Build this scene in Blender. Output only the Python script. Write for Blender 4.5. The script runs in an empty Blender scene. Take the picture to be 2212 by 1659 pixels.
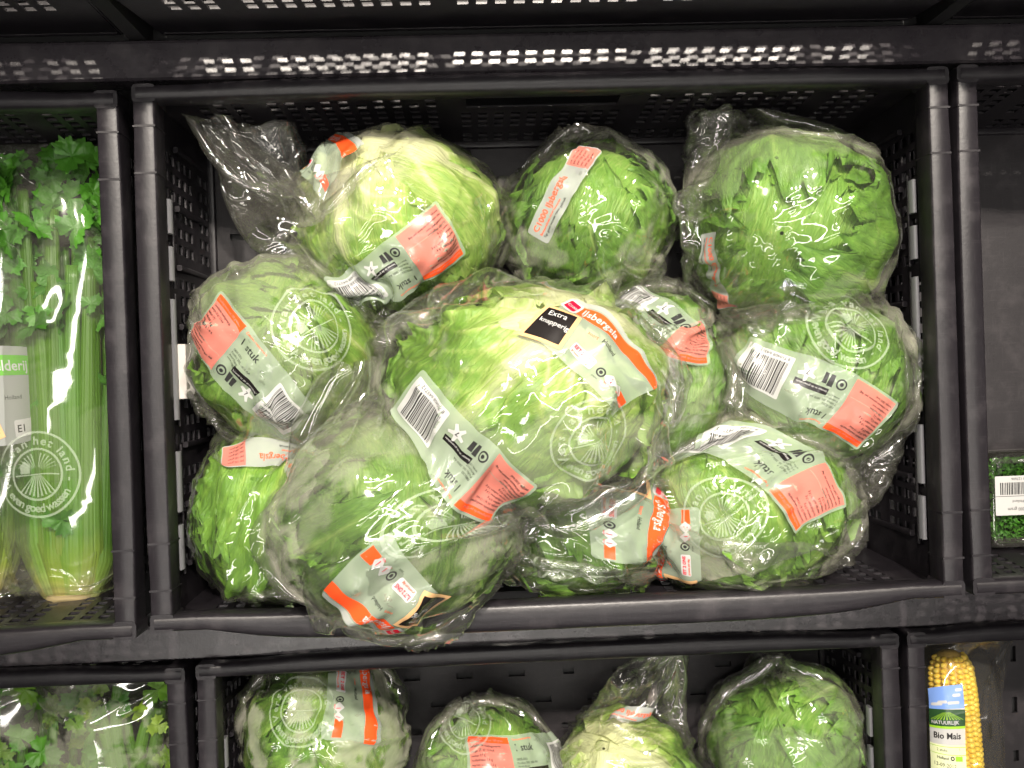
import bpy, math, random
import numpy as np
from mathutils import Matrix, Vector

# ------------------------------------------------------------------ camera, light, exposure
# Everything is laid out in millimetres in the frame of the tilted display (x along the shelf,
# y up the slope, z out of the crates); TILT at the end stands the whole display up in the world.
S = 0.001
scene = bpy.context.scene
col = scene.collection
TILT = Matrix.Translation((0, 0, 1.0)) @ Matrix.Rotation(math.radians(45), 4, 'X')

CAM_P = np.array([-61.0, -23.9, 713.0])
CAM_R = [math.radians(a) for a in (-0.18, -2.26, -1.94)]
FPX, PW, PH = 2109.0, 2212, 1659
cam_d = bpy.data.cameras.new('camera'); cam = bpy.data.objects.new('camera', cam_d); col.objects.link(cam)
cam.location = CAM_P * S; cam.rotation_euler = CAM_R
cam_d.sensor_width = 36; cam_d.lens = FPX / PW * 36; cam_d.clip_start = 0.02; cam_d.clip_end = 50
scene.camera = cam

world = bpy.data.worlds.new('World'); scene.world = world; world.use_nodes = True
bg = world.node_tree.nodes['Background']; bg.inputs[0].default_value = (1.0, 0.93, 0.86, 1); bg.inputs[1].default_value = 0.115

LDIR = Vector((0, math.sin(math.radians(27)), math.cos(math.radians(27))))
def ceiling_spot(x, back, dist, energy, size, aim=(0, 0, -60), cone=60):
    l = bpy.data.lights.new('ceiling_spot', 'SPOT'); l.energy = energy; l.color = (1.0, 0.905, 0.79)
    l.shadow_soft_size = size; l.spot_size = math.radians(cone); l.spot_blend = 1.0
    o = bpy.data.objects.new('ceiling_spot', l); col.objects.link(o)
    p = LDIR * dist + Vector((x, back, 0)); o.location = p
    o.rotation_euler = (Vector([a * S for a in aim]) - p).to_track_quat('-Z', 'Y').to_euler()
    return o
ceiling_spot(0.15, 0.0, 3.0, 590, 0.04, aim=(30, 40, -40), cone=24)
ceiling_spot(-0.8, 0.1, 3.0, 260, 0.04, aim=(-40, 0, -60), cone=34)
ceiling_spot(1.0, 0.1, 3.0, 260, 0.04, aim=(60, 0, -60), cone=34)
def fill_strip(x, y, z, length, energy):
    """long area light added as soft fill and as a reflection in the film"""
    l = bpy.data.lights.new('fill_strip', 'AREA'); l.shape = 'RECTANGLE'; l.size = length; l.size_y = 0.10; l.energy = energy; l.color = (1.0, 0.95, 0.88)
    o = bpy.data.objects.new('fill_strip', l); col.objects.link(o); p = Vector((x, y, z)); o.location = p
    o.rotation_euler = (Vector((0, -.1, -.06)) - p).to_track_quat('-Z', 'Y').to_euler()
fill_strip(-0.2, 0.35, 2.5, 2.4, 22)  # added fill strips, brighten the lower sides of the heads
fill_strip(0.1, -0.55, 2.3, 2.4, 18)
fill_strip(0.0, -1.45, 1.9, 2.4, 10)

scene.render.engine = 'CYCLES'
scene.view_settings.view_transform = 'Standard'; scene.view_settings.look = 'None'
scene.view_settings.exposure = 0.0; scene.view_settings.gamma = 1.0; scene.view_settings.use_curve_mapping = False
scene.cycles.use_denoising = True
scene.cycles.use_adaptive_sampling = True; scene.cycles.adaptive_threshold = 0.04; scene.cycles.adaptive_min_samples = 12
scene.cycles.max_bounces = 7; scene.cycles.diffuse_bounces = 3; scene.cycles.glossy_bounces = 3
scene.cycles.transparent_max_bounces = 40; scene.cycles.transmission_bounces = 6
scene.cycles.sample_clamp_indirect = 4.0
scene.cycles.caustics_reflective = False; scene.cycles.caustics_refractive = False

# ------------------------------------------------------------------ helpers
def rot_xyz(a, b, c):
    return np.array(Matrix.Rotation(c, 3, 'Z') @ Matrix.Rotation(b, 3, 'Y') @ Matrix.Rotation(a, 3, 'X'))
CAM_M = rot_xyz(*CAM_R)
def at(x, y, z):
    """point of the display at height z (mm) seen at photo position x, y"""
    d = CAM_M @ np.array([(x - PW / 2) / FPX, -(y - PH / 2) / FPX, -1.0])
    return CAM_P + d * (z - CAM_P[2]) / d[2]
def seen(P):
    c = (P - CAM_P) @ CAM_M
    return np.stack([PW / 2 + FPX * c[..., 0] / -c[..., 2], PH / 2 - FPX * c[..., 1] / -c[..., 2]], -1)

def mesh_object(name, V, F, mats, parent=None, smooth=True, loc=None, uv=None, attrs=None, midx=None):
    me = bpy.data.meshes.new(name)
    me.from_pydata((np.asarray(V, float) * S).tolist(), [], F.tolist() if hasattr(F, 'tolist') else F)
    if not isinstance(mats, (list, tuple)): mats = [mats]
    for m in mats: me.materials.append(m)
    if smooth: me.polygons.foreach_set('use_smooth', [True] * len(me.polygons))
    if midx is not None: me.polygons.foreach_set('material_index', np.asarray(midx, np.int32))
    if uv is not None:
        l = me.uv_layers.new(name='UVMap')
        idx = np.zeros(len(me.loops), np.int32); me.loops.foreach_get('vertex_index', idx)
        l.data.foreach_set('uv', np.asarray(uv, np.float32)[idx].ravel())
    for k, a in (attrs or {}).items():
        at_ = me.attributes.new(k, 'FLOAT', 'POINT'); at_.data.foreach_set('value', np.asarray(a, np.float32))
    me.update()
    o = bpy.data.objects.new(name, me); col.objects.link(o)
    if parent is not None: o.parent = parent
    if loc is not None: o.location = [c * S for c in loc]
    return o
def empty(name, loc, label, cat, group=None):
    o = bpy.data.objects.new(name, None); col.objects.link(o); o.empty_display_size = 0.05
    o.location = [c * S for c in loc]; o['label'] = label; o['category'] = cat
    if group: o['group'] = group
    return o
def link_copy(src, parent, loc=None):
    o = src.copy(); col.objects.link(o); o.parent = parent
    if loc is not None: o.location = [c * S for c in loc]
    return o

class MB:
    def __init__(self): self.V, self.F = [], []
    def add(self, V, F):
        b = len(self.V); self.V += [tuple(v) for v in V]; self.F += [tuple(i + b for i in f) for f in F]
    def box(self, x0, x1, y0, y1, z0, z1, c=0):
        """box; c chamfers the four edges along its longest axis"""
        d = [x1 - x0, y1 - y0, z1 - z0]; ax = d.index(max(d))
        lo, hi = [x0, y0, z0], [x1, y1, z1]
        o = [i for i in range(3) if i != ax]
        a0, a1, b0, b1 = lo[o[0]], hi[o[0]], lo[o[1]], hi[o[1]]
        prof = []
        n = 3 if c else 1
        for (cx, cy, t0) in ((a1 - c, b1 - c, 0), (a0 + c, b1 - c, 90), (a0 + c, b0 + c, 180), (a1 - c, b0 + c, 270)):
            for k in range(n):
                t = math.radians(t0 + (90 * k / (n - 1) if n > 1 else 45))
                prof.append((cx + c * math.cos(t), cy + c * math.sin(t)) if c else (cx, cy))
        m = len(prof); V = []
        for e in (lo[ax], hi[ax]):
            for p in prof:
                v = [0, 0, 0]; v[ax] = e; v[o[0]] = p[0]; v[o[1]] = p[1]; V.append(v)
        F = [(i, (i + 1) % m, m + (i + 1) % m, m + i) for i in range(m)] + [tuple(range(m))[::-1], tuple(range(m, 2 * m))]
        if ax == 1: F = [f[::-1] for f in F]
        self.add(V, F)
    def sweep(self, path, prof):
        """prof: list of arrays of cross sections, one per path point, already 3-D"""
        n = len(prof[0]); V = [p for sec in prof for p in sec]; F = []
        for i in range(len(prof) - 1):
            for j in range(n): F.append((i * n + j, i * n + (j + 1) % n, (i + 1) * n + (j + 1) % n, (i + 1) * n + j))
        F += [tuple(range(n))[::-1], tuple(range((len(prof) - 1) * n, len(prof) * n))]
        self.add(V, F)
    def build(self, name, mat, parent=None, smooth=False, loc=None):
        return mesh_object(name, np.array(self.V), self.F, mat, parent, smooth, loc)

def perforated(x0, x1, y0, y1, t, holes, place):
    """plate x0..x1 by y0..y1, thickness t, with real rectangular holes; place maps (x, y, depth) arrays to 3-D"""
    xs = np.unique(np.round([x0, x1] + [h[0] for h in holes] + [h[1] for h in holes], 3))
    ys = np.unique(np.round([y0, y1] + [h[2] for h in holes] + [h[3] for h in holes], 3))
    nx, ny = len(xs) - 1, len(ys) - 1
    solid = np.ones((nx, ny), bool)
    for h in holes:
        i0, i1 = np.searchsorted(xs, round(h[0], 3)), np.searchsorted(xs, round(h[1], 3))
        j0, j1 = np.searchsorted(ys, round(h[2], 3)), np.searchsorted(ys, round(h[3], 3))
        solid[i0:i1, j0:j1] = False
    gx, gy = np.meshgrid(xs, ys, indexing='ij')
    P0 = place(gx.ravel(), gy.ravel(), np.zeros(gx.size)); P1 = place(gx.ravel(), gy.ravel(), np.full(gx.size, t))
    V = np.concatenate([P0, P1]); n = gx.size; m = ny + 1; F = []
    pad = np.pad(solid, 1)
    for i in range(nx):
        for j in range(ny):
            if not solid[i, j]: continue
            a, b, c, d = i * m + j, (i + 1) * m + j, (i + 1) * m + j + 1, i * m + j + 1
            F.append((a, d, c, b)); F.append((a + n, b + n, c + n, d + n))
            if not pad[i, j + 1]: F.append((a, a + n, d + n, d))
            if not pad[i + 2, j + 1]: F.append((b, c, c + n, b + n))
            if not pad[i + 1, j]: F.append((a, b, b + n, a + n))
            if not pad[i + 1, j + 2]: F.append((d, d + n, c + n, c))
    return V, F

def waves(P, freq, seed, n=7):
    """smooth random field on points, about -1..1"""
    r = np.random.RandomState(seed); k = r.normal(size=(n, 3)); k /= np.linalg.norm(k, axis=1)[:, None]
    k *= freq * r.uniform(.6, 1.5, (n, 1)); ph = r.uniform(0, 6.28, n)
    return np.cos(P @ k.T + ph).sum(-1) / math.sqrt(n) * .8

# ------------------------------------------------------------------ materials
def new_mat(name):
    m = bpy.data.materials.new(name); m.use_nodes = True
    nt = m.node_tree; nt.nodes.clear()
    out = nt.nodes.new('ShaderNodeOutputMaterial')
    def N(t, **kw):
        n = nt.nodes.new('ShaderNode' + t)
        for k, v in kw.items():
            if k.startswith('i_'):
                key = k[2:].replace('_', ' '); n.inputs[int(key) if key.isdigit() else key].default_value = v
            else: setattr(n, k, v)
        return n
    L = lambda a, b: nt.links.new(a, b)
    return m, N, L, out
def ramp(N, stops):
    r = N('ValToRGB'); e = r.color_ramp.elements
    while len(e) < len(stops): e.new(0.5)
    for k, (p, c) in enumerate(stops):
        e[k].position = p; e[k].color = c if len(c) == 4 else (*c, 1)
    return r
def mixc(N, L, fac, a, b, mode='MIX'):
    n = N('Mix', data_type='RGBA', blend_type=mode)
    for sock, v in ((0, fac), (6, a), (7, b)):
        if hasattr(v, 'links'): L(v, n.inputs[sock])
        else: n.inputs[sock].default_value = v if sock == 0 else (*v, 1)
    return n.outputs[2]
def math_(N, L, op, a, b=None, clamp=False):
    n = N('Math', operation=op, use_clamp=clamp)
    for k, v in enumerate((a, b)):
        if v is None: continue
        if hasattr(v, 'links'): L(v, n.inputs[k])
        else: n.inputs[k].default_value = v
    return n.outputs[0]

def flat_mat(name, c, rough=0.4, spec=0.5, metal=0.0, coat=0.0):
    m, N, L, out = new_mat(name)
    p = N('BsdfPrincipled'); p.inputs['Base Color'].default_value = (*c, 1); p.inputs['Roughness'].default_value = rough
    p.inputs['Specular IOR Level'].default_value = spec; p.inputs['Metallic'].default_value = metal
    p.inputs['Coat Weight'].default_value = coat; p.inputs['Coat Roughness'].default_value = 0.1
    L(p.outputs[0], out.inputs[0]); return m

def crate_mat(name, c=(0.012, 0.0105, 0.0130), rough=0.36, dusty=(0.050, 0.044, 0.049), amt=0.5, spec=0.36):
    m, N, L, out = new_mat(name)
    tc = N('TexCoord'); p = N('BsdfPrincipled'); p.inputs['Specular IOR Level'].default_value = spec
    n1 = N('TexNoise', i_Scale=38.0, i_Detail=4.0, i_Roughness=0.7); L(tc.outputs['Object'], n1.inputs['Vector'])
    mp = N('Mapping'); mp.inputs['Scale'].default_value = (6, 120, 120); L(tc.outputs['Object'], mp.inputs[0])
    n2 = N('TexNoise', i_Scale=9.0, i_Detail=2.0); L(mp.outputs[0], n2.inputs['Vector'])
    mp2 = N('Mapping'); mp2.inputs['Scale'].default_value = (160, 9, 160); L(tc.outputs['Object'], mp2.inputs[0])
    n3 = N('TexNoise', i_Scale=7.0, i_Detail=2.0); L(mp2.outputs[0], n3.inputs['Vector'])
    r1 = ramp(N, [(0.50, (0, 0, 0)), (0.78, (1, 1, 1))]); L(n1.outputs[0], r1.inputs[0])
    r2 = ramp(N, [(0.60, (0, 0, 0)), (0.74, (1, 1, 1))]); L(n2.outputs[0], r2.inputs[0])
    r3 = ramp(N, [(0.62, (0, 0, 0)), (0.76, (1, 1, 1))]); L(n3.outputs[0], r3.inputs[0])
    scr = math_(N, L, 'MAXIMUM', r2.outputs[0], r3.outputs[0])
    f = math_(N, L, 'MULTIPLY', math_(N, L, 'ADD', r1.outputs[0], math_(N, L, 'MULTIPLY', scr, .5)), amt, clamp=True)
    L(mixc(N, L, f, c, dusty), p.inputs['Base Color'])
    L(math_(N, L, 'ADD', math_(N, L, 'MULTIPLY', n1.outputs[0], .28), rough - .14), p.inputs['Roughness'])
    bp = N('Bump', i_Strength=0.12, i_Distance=0.0006)
    gr = N('TexNoise', i_Scale=500.0, i_Detail=1.0); L(tc.outputs['Object'], gr.inputs['Vector'])
    L(gr.outputs[0], bp.inputs['Height']); L(bp.outputs[0], p.inputs['Normal'])
    L(p.outputs[0], out.inputs[0]); return m

M = {}
M['crate'] = crate_mat('crate_plastic')
M['crate_floor'] = crate_mat('crate_floor_plastic', (0.016, 0.014, 0.016), .5, (0.038, 0.033, 0.036), .8)
M['rail'] = crate_mat('rail_plastic', (0.030, 0.026, 0.031), .29, (0.085, 0.076, 0.08), .6, .6)
M['latch'] = flat_mat('grey_latch_plastic', (0.34, 0.34, 0.37), .5)
M['shelf'] = flat_mat('dark_shelf_metal', (0.008, 0.008, 0.009), .6)
M['card'] = flat_mat('white_card', (0.62, 0.58, 0.55), .35, .5, 0, .4)

def leaf_mat():
    m, N, L, out = new_mat('lettuce_leaf')
    uv = N('UVMap'); tc = N('TexCoord'); oi = N('ObjectInfo')
    vein = N('Attribute', attribute_name='vein'); pale = N('Attribute', attribute_name='pale')
    big = N('TexNoise', i_Scale=16.0, i_Detail=5.0, i_Roughness=0.6); L(tc.outputs['Object'], big.inputs['Vector'])
    # fine veins run along the leaf
    mp = N('Mapping'); mp.inputs['Scale'].default_value = (13, 2.2, 1); L(uv.outputs[0], mp.inputs[0])
    vo = N('TexNoise', i_Scale=1.6, i_Detail=4.0, i_Roughness=0.55, i_Distortion=0.9); L(mp.outputs[0], vo.inputs['Vector'])
    vr = ramp(N, [(0.42, (0, 0, 0)), (0.64, (1, 1, 1))]); L(vo.outputs[0], vr.inputs[0])
    f = math_(N, L, 'ADD', pale.outputs['Fac'], math_(N, L, 'MULTIPLY', vein.outputs['Fac'], .42))
    f = math_(N, L, 'ADD', f, math_(N, L, 'MULTIPLY', math_(N, L, 'SUBTRACT', big.outputs[0], .5), .9))
    f = math_(N, L, 'ADD', f, math_(N, L, 'MULTIPLY', vr.outputs[0], .20), clamp=True)
    rp = ramp(N, [(0.0, (0.11, 0.255, 0.028)), (0.32, (0.205, 0.395, 0.052)), (0.62, (0.38, 0.54, 0.125)), (1.0, (0.68, 0.72, 0.43))])
    L(f, rp.inputs[0])
    c = mixc(N, L, 1.0, rp.outputs[0], oi.outputs['Color'], 'MULTIPLY')
    p = N('BsdfPrincipled', i_Roughness=0.42); p.inputs['Specular IOR Level'].default_value = 0.45
    L(c, p.inputs['Base Color'])
    fine = N('TexNoise', i_Scale=120.0, i_Detail=4.0); L(tc.outputs['Object'], fine.inputs['Vector'])
    h = math_(N, L, 'ADD', math_(N, L, 'MULTIPLY', vr.outputs[0], 1.0), math_(N, L, 'MULTIPLY', fine.outputs[0], .8))
    h = math_(N, L, 'ADD', h, math_(N, L, 'MULTIPLY', big.outputs[0], 2.5))
    bp = N('Bump', i_Strength=0.55, i_Distance=0.0016); L(h, bp.inputs['Height']); L(bp.outputs[0], p.inputs['Normal'])
    tr = N('BsdfTranslucent'); L(mixc(N, L, 1.0, c, (1.0, 1.0, .75), 'MULTIPLY'), tr.inputs[0]); L(bp.outputs[0], tr.inputs[1])
    mx = N('MixShader', i_0=0.28); L(p.outputs[0], mx.inputs[1]); L(tr.outputs[0], mx.inputs[2]); L(mx.outputs[0], out.inputs[0])
    return m
M['leaf'] = leaf_mat()

def film_mat(name, haze=0.028, tint=(1, 1, 1)):
    m, N, L, out = new_mat(name)
    fog = N('Attribute', attribute_name='mist')
    tr = N('BsdfTransparent'); tr.inputs[0].default_value = (*tint, 1)
    gl = N('BsdfGlossy', i_Roughness=0.065); gl.inputs[0].default_value = (1, 1, 1, 1)
    fr = N('Fresnel', i_IOR=1.5)
    ff = math_(N, L, 'MINIMUM', math_(N, L, 'MULTIPLY', fr.outputs[0], 2.3), .40)
    mx = N('MixShader'); L(ff, mx.inputs[0]); L(tr.outputs[0], mx.inputs[1]); L(gl.outputs[0], mx.inputs[2])
    # milky film, and condensation on its inside
    df = N('BsdfDiffuse'); df.inputs[0].default_value = (0.82, 0.80, 0.67, 1)
    ts = N('BsdfTranslucent'); ts.inputs[0].default_value = (0.82, 0.80, 0.67, 1)
    dm = N('MixShader', i_0=0.45); L(df.outputs[0], dm.inputs[1]); L(ts.outputs[0], dm.inputs[2])
    fg = math_(N, L, 'ADD', fog.outputs['Fac'], haze, clamp=True)
    m2 = N('MixShader'); L(fg, m2.inputs[0]); L(mx.outputs[0], m2.inputs[1]); L(dm.outputs[0], m2.inputs[2]); L(m2.outputs[0], out.inputs[0])
    return m
M['film'] = film_mat('clear_film')

def ink(name, c, alpha=1.0, rough=.25):
    m, N, L, out = new_mat(name)
    p = N('BsdfPrincipled', i_Roughness=rough); p.inputs['Base Color'].default_value = (*c, 1)
    if alpha < 1:
        t = N('BsdfTransparent'); mx = N('MixShader', i_0=alpha); L(t.outputs[0], mx.inputs[1]); L(p.outputs[0], mx.inputs[2]); L(mx.outputs[0], out.inputs[0])
    else: L(p.outputs[0], out.inputs[0])
    return m
INK = {'grey': ink('ink_grey_green', (0.38, 0.46, 0.35), .50), 'white': ink('ink_white', (0.56, 0.56, 0.55), .80), 'orange': ink('ink_orange', (0.83, 0.085, 0.018)),
       'red': ink('ink_red', (0.66, 0.008, 0.035)), 'pink': ink('ink_pink', (0.62, 0.19, 0.15), .80), 'black': ink('ink_black', (0.012, 0.010, 0.010)),
       'wood': ink('ink_wood', (0.66, 0.40, 0.19)), 'chalk': ink('ink_chalk', (0.6, 0.6, 0.6)), 'emblem': ink('ink_emblem_white', (0.60, 0.68, 0.56), .27),
       'text': ink('ink_dark_text', (0.03, 0.03, 0.03)), 'green': ink('ink_green', (0.13, 0.38, 0.05), .95), 'silver': ink('ink_silver', (0.44, 0.46, 0.44), .60)}
INKS = list(INK)

# ------------------------------------------------------------------ the display: back wall, shelves, rails
CH = 150.0                                   # crate height
TIER = {'up': (460.0, 114.0), 'mid': (0.0, 0.0), 'low': (-460.0, -114.0)}
b = MB(); b.box(-2000, 2000, -1500, 1500, -470, -450)
bw = b.build('back_wall', M['shelf']); bw['kind'] = 'structure'
SHELF_LABEL = {'up': 'black shelf with spotted front rail across the top', 'mid': 'black shelf and rail under the full lettuce crate', 'low': 'dark shelf under the lowest row of crates'}
for k, (dy, dz) in TIER.items():
    t = empty('display_shelf', (0, dy, dz - CH - 6), SHELF_LABEL[k], 'shelf', 'display shelves')
    b = MB(); b.box(-1250, 1250, -238, 205, 0, 4); b.build('shelf_plate', M['shelf'], t)
    if k == 'up':
        for x in (-300.5, 300.5):
            b = MB(); b.box(x - 6, x + 6, -223, 200, 4.2, 128); b.build('light_block', M['shelf'], t)  # added plate, blocks light leaking between the upper crates
    # sloping front rail with rolled edges
    prof = [(-252, 2), (-254, 4), (-254, 19), (-254, 23), (-252.4, 25), (-227, 24.0), (-225, 23.4), (-224, 22), (-225, 20.8), (-250, 21), (-250, 4.2), (-238, 4.2), (-238, .2)]
    b = MB(); secs = [np.array([(x, p[0], p[1]) for p in prof]) for x in np.linspace(-1250, 1250, 12)]
    b.sweep(None, secs); b.build('front_rail', M['rail'], t)

# ------------------------------------------------------------------ crates
def rim_bar(along, n, half, c, w, z, hgt, bow, sgn, notch=0.0, pw=.55, zp=.6):
    """rounded bar: along 'x' or 'y', centred at c on the other axis, bulging outwards by bow"""
    b = MB(); secs = []
    for s in np.linspace(-1, 1, n):
        q = max(0.0, 1 - (abs(s) / .86) ** 6); w1 = w + bow * q; cc = c + sgn * bow * q * .6
        sec = []
        for a in np.linspace(0, 2 * math.pi, 16, endpoint=False):
            ca, sa = math.cos(a), math.sin(a)
            o = cc + w1 / 2 * math.copysign(abs(ca) ** pw, ca); zz = z - hgt / 2 + hgt / 2 * math.copysign(abs(sa) ** zp, sa) - notch * (1 - q)
            sec.append((s * half, o, zz) if along == 'x' else (o, s * half, zz))
        secs.append(np.array(sec))
    if along == 'y': secs = [x[::-1] for x in secs]
    b.sweep(None, secs); return b

def crate_meshes(w, d, low_solid=False):
    """list of (part name, MB or (V, F), material, smooth)"""
    hx, hy = w / 2, d / 2; out = []
    ix, iy = hx - 17, hy - 15                # inner floor half sizes
    # floor with staggered slots along the long side
    holes = []; lx, ly = (ix, iy) if w >= d else (iy, ix)
    for r in range(-8, 9):
        yy = r * 27.0
        if abs(yy) > ly - 14: continue
        for k in range(-7, 8):
            xx = k * 52.0 + (26 if r % 2 else 0)
            if abs(xx) > lx - 18: continue
            sh = (5.5 if (k + 2 * r) % 5 == 0 else 8.0)
            if low_solid == 'few' and (k + 3 * r) % 6: continue
            holes.append((xx - sh, xx + sh, yy - 2.8, yy + 2.8))
    if w < d: holes = [(h[2], h[3], h[0], h[1]) for h in holes]
    out.append(('crate_floor', perforated(-ix, ix, -iy, iy, 3, holes, lambda x, y, q: np.stack([x, y, 2 + q], -1)), 'crate_floor', False))
    b = MB()
    for s in (-1, 1):                        # raised ledge round the floor
        b.box(-ix, ix, s * iy - 4, s * iy + 4, 5.2, 9, 1.5); b.box(s * ix - 4, s * ix + 4, -iy + 5, iy - 5, 5.2, 8.8, 1.5)
    out.append(('floor_ledge', b, 'crate', True))
    # perforated walls leaning outwards
    def wall_holes(half, hand):
        H = []
        n = int(half / 13)
        for k in range(-n, n):
            xc = k * 13 + 6.5
            if abs(xc) > half - 26 or (k % 11) == 5: continue
            for r in range(9):
                zc = 17 + r * 12.4
                if r in (2,) or (low_solid is True and r < 4): continue
                if r >= 6 and abs(xc) < hand + 8: continue
                if r == 8 and (k % 3 == 1): continue
                H.append((xc - 3.8, xc + 3.8, zc - 4.1, zc + 4.1))
        H.append((-hand, hand, 96, 120)); return H
    top = CH - 14
    for s in (-1, 1):
        def pl(x, z, q, s=s): return np.stack([x * (ix + .6 + 9 * z / top) / ix, s * (iy + 1 + 9 * z / top + q), z], -1)
        V, F = perforated(-ix, ix, 3, top, 1.5, wall_holes(ix, 58), pl)
        out.append(('end_wall', (V, F if s < 0 else [f[::-1] for f in F]), 'crate', False))
        def pl2(y, z, q, s=s): return np.stack([s * (ix + 1 + 9 * z / top + q), y * (iy + 2.2 + 9 * z / top) / (iy + 1), z], -1)
        V, F = perforated(-iy - 1, iy + 1, 3, top, 1.5, wall_holes(iy, 40), pl2)
        out.append(('side_wall', (V, F if s > 0 else [f[::-1] for f in F]), 'crate', False))
    for s in (-1, 1):
        out.append(('rim', rim_bar('x', 33, hx - 3, s * (hy - 6), 12.5, CH, 20, 3 if s > 0 else 10, s), 'crate', True))
        out.append(('rim', rim_bar('y', 33, hy - 10, s * (hx - 8), 16, CH - 1, 24, 1, s, 0, .22, .22), 'crate', True))
        for q in (-1, 1):
            b = MB(); b.box(s * (hx - 8.5) - 8.5, s * (hx - 8.5) + 8.5, q * (hy - 6.5) - 6.6, q * (hy - 6.5) + 6.6, CH - 26, CH - .6, 3)
            out.append(('rim_corner', b, 'crate', True))
            b = MB()                         # collars round the side rim
            for o in (30, 64): b.box(s * (hx - 8) - 8.0, s * (hx - 8) + 8.25, q * (hy - o) - .8, q * (hy - o) + .8, CH - 25, CH - .75, .6)
            out.append(('collar', b, 'crate', True))
        # grey latch strips behind the side wall slots
        for (y0, y1) in ((96, 122), (60, 86), (-46, 46), (-116, -70), (-160, -126)):
            if y1 > hy - 30 or y0 < -hy + 24: continue
            b = MB(); b.box(s * (ix + 5.2) - 1.6, s * (ix + 5.2) + 1.6, y0, y1, 104, 113, 1.2)
            out.append(('latch', b, 'latch', True))
            b = MB()
            b.box(s * (ix + 5.5) - 1.2, s * (ix + 5.5) + 1.2, y0 - 5, y1 + 5, 99, 101.5, .8)
            out.append(('latch_rib', b, 'crate', True))
        for y in np.arange(-hy + 40, hy - 30, 46):
            b = MB(); b.box(s * (ix + 4) - 2, s * (ix + 4) + 2, y - 2.2, y + 2.2, 6, 92, 1)
            out.append(('wall_rib', b, 'crate', True))
    return out
CRATE_CACHE = {}
def crate(x, y, z, w, d, label, low_solid=False):
    t = empty('produce_crate', (x, y, z - CH), label, 'crate', 'black produce crates on the display')
    if (w, d, low_solid) not in CRATE_CACHE:
        objs = []
        for name, g, mat, sm in crate_meshes(w, d, low_solid):
            V, F = (np.array(g.V), g.F) if isinstance(g, MB) else g
            o = mesh_object(name, V, F, M[mat], t, False)
            if sm:
                o.data.polygons.foreach_set('use_smooth', [True] * len(o.data.polygons))
                o.data.set_sharp_from_angle(angle=math.radians(50))
            objs.append(o)
        CRATE_CACHE[(w, d, low_solid)] = objs
    else:
        for o in CRATE_CACHE[(w, d, low_solid)]: link_copy(o, t)
    return t
crate(0, 0, 0, 600, 396, 'black crate in the middle piled with bagged iceberg lettuces')
crate(-610, -4, 0, 600, 396, 'black crate of celery left of the big lettuce crate')
crate(606, 1, 0, 600, 396, 'black crate with the cress punnet at the right edge', 'few')
crate(-2, -452, -114, 600, 396, 'lower black crate with a few lettuces and its slotted floor bare')
crate(-611, -454, -114, 600, 396, 'lower left black crate of misted celery packs')
crate(505, -554, -114, 400, 600, 'lower right black crate holding the corn cobs')
crate(0, 430, 114, 600, 396, 'black crate overhead at the top of the picture', True)
crate(-601, 431, 114, 600, 396, 'dark crate above the celery, cut by the top edge', True)
crate(601, 430.5, 114, 600, 396, 'dark crate overhead at the top right', True)
# folded white card clipped on the inner left wall of the lettuce crate
b = MB()
prof = [(-281, 52), (-279.5, 84), (-282, 101), (-290, 106), (-292, 100), (-289, 98), (-283.6, 96), (-281.4, 83), (-282.6, 52)]
b.sweep(None, [np.array([(p[0], y, p[1] - CH) for p in prof]) for y in (-30, -8, 12)])
o = b.build('price_card', M['card']); o['label'] = 'small folded white card clipped to the left wall of the lettuce crate'; o['category'] = 'card'

# ------------------------------------------------------------------ iceberg heads
def frame(a):
    a = np.asarray(a, float); a = a / np.linalg.norm(a)
    h = np.array([0.3, 1.0, 0.2]) if abs(a[1]) < .8 else np.array([1.0, 0.2, 0.3])
    e1 = np.cross(h, a); e1 /= np.linalg.norm(e1); return a, e1, np.cross(a, e1)
def unit(v): return v / np.maximum(np.linalg.norm(v, axis=-1, keepdims=True), 1e-9)
def grid_faces(n, m, wrap=False):
    i, j = np.meshgrid(np.arange(n if wrap else n - 1), np.arange(m - 1), indexing='ij')
    i2 = (i + 1) % n
    return np.stack([i * m + j, i2 * m + j, i2 * m + j + 1, i * m + j + 1], -1).reshape(-1, 4)

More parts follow.
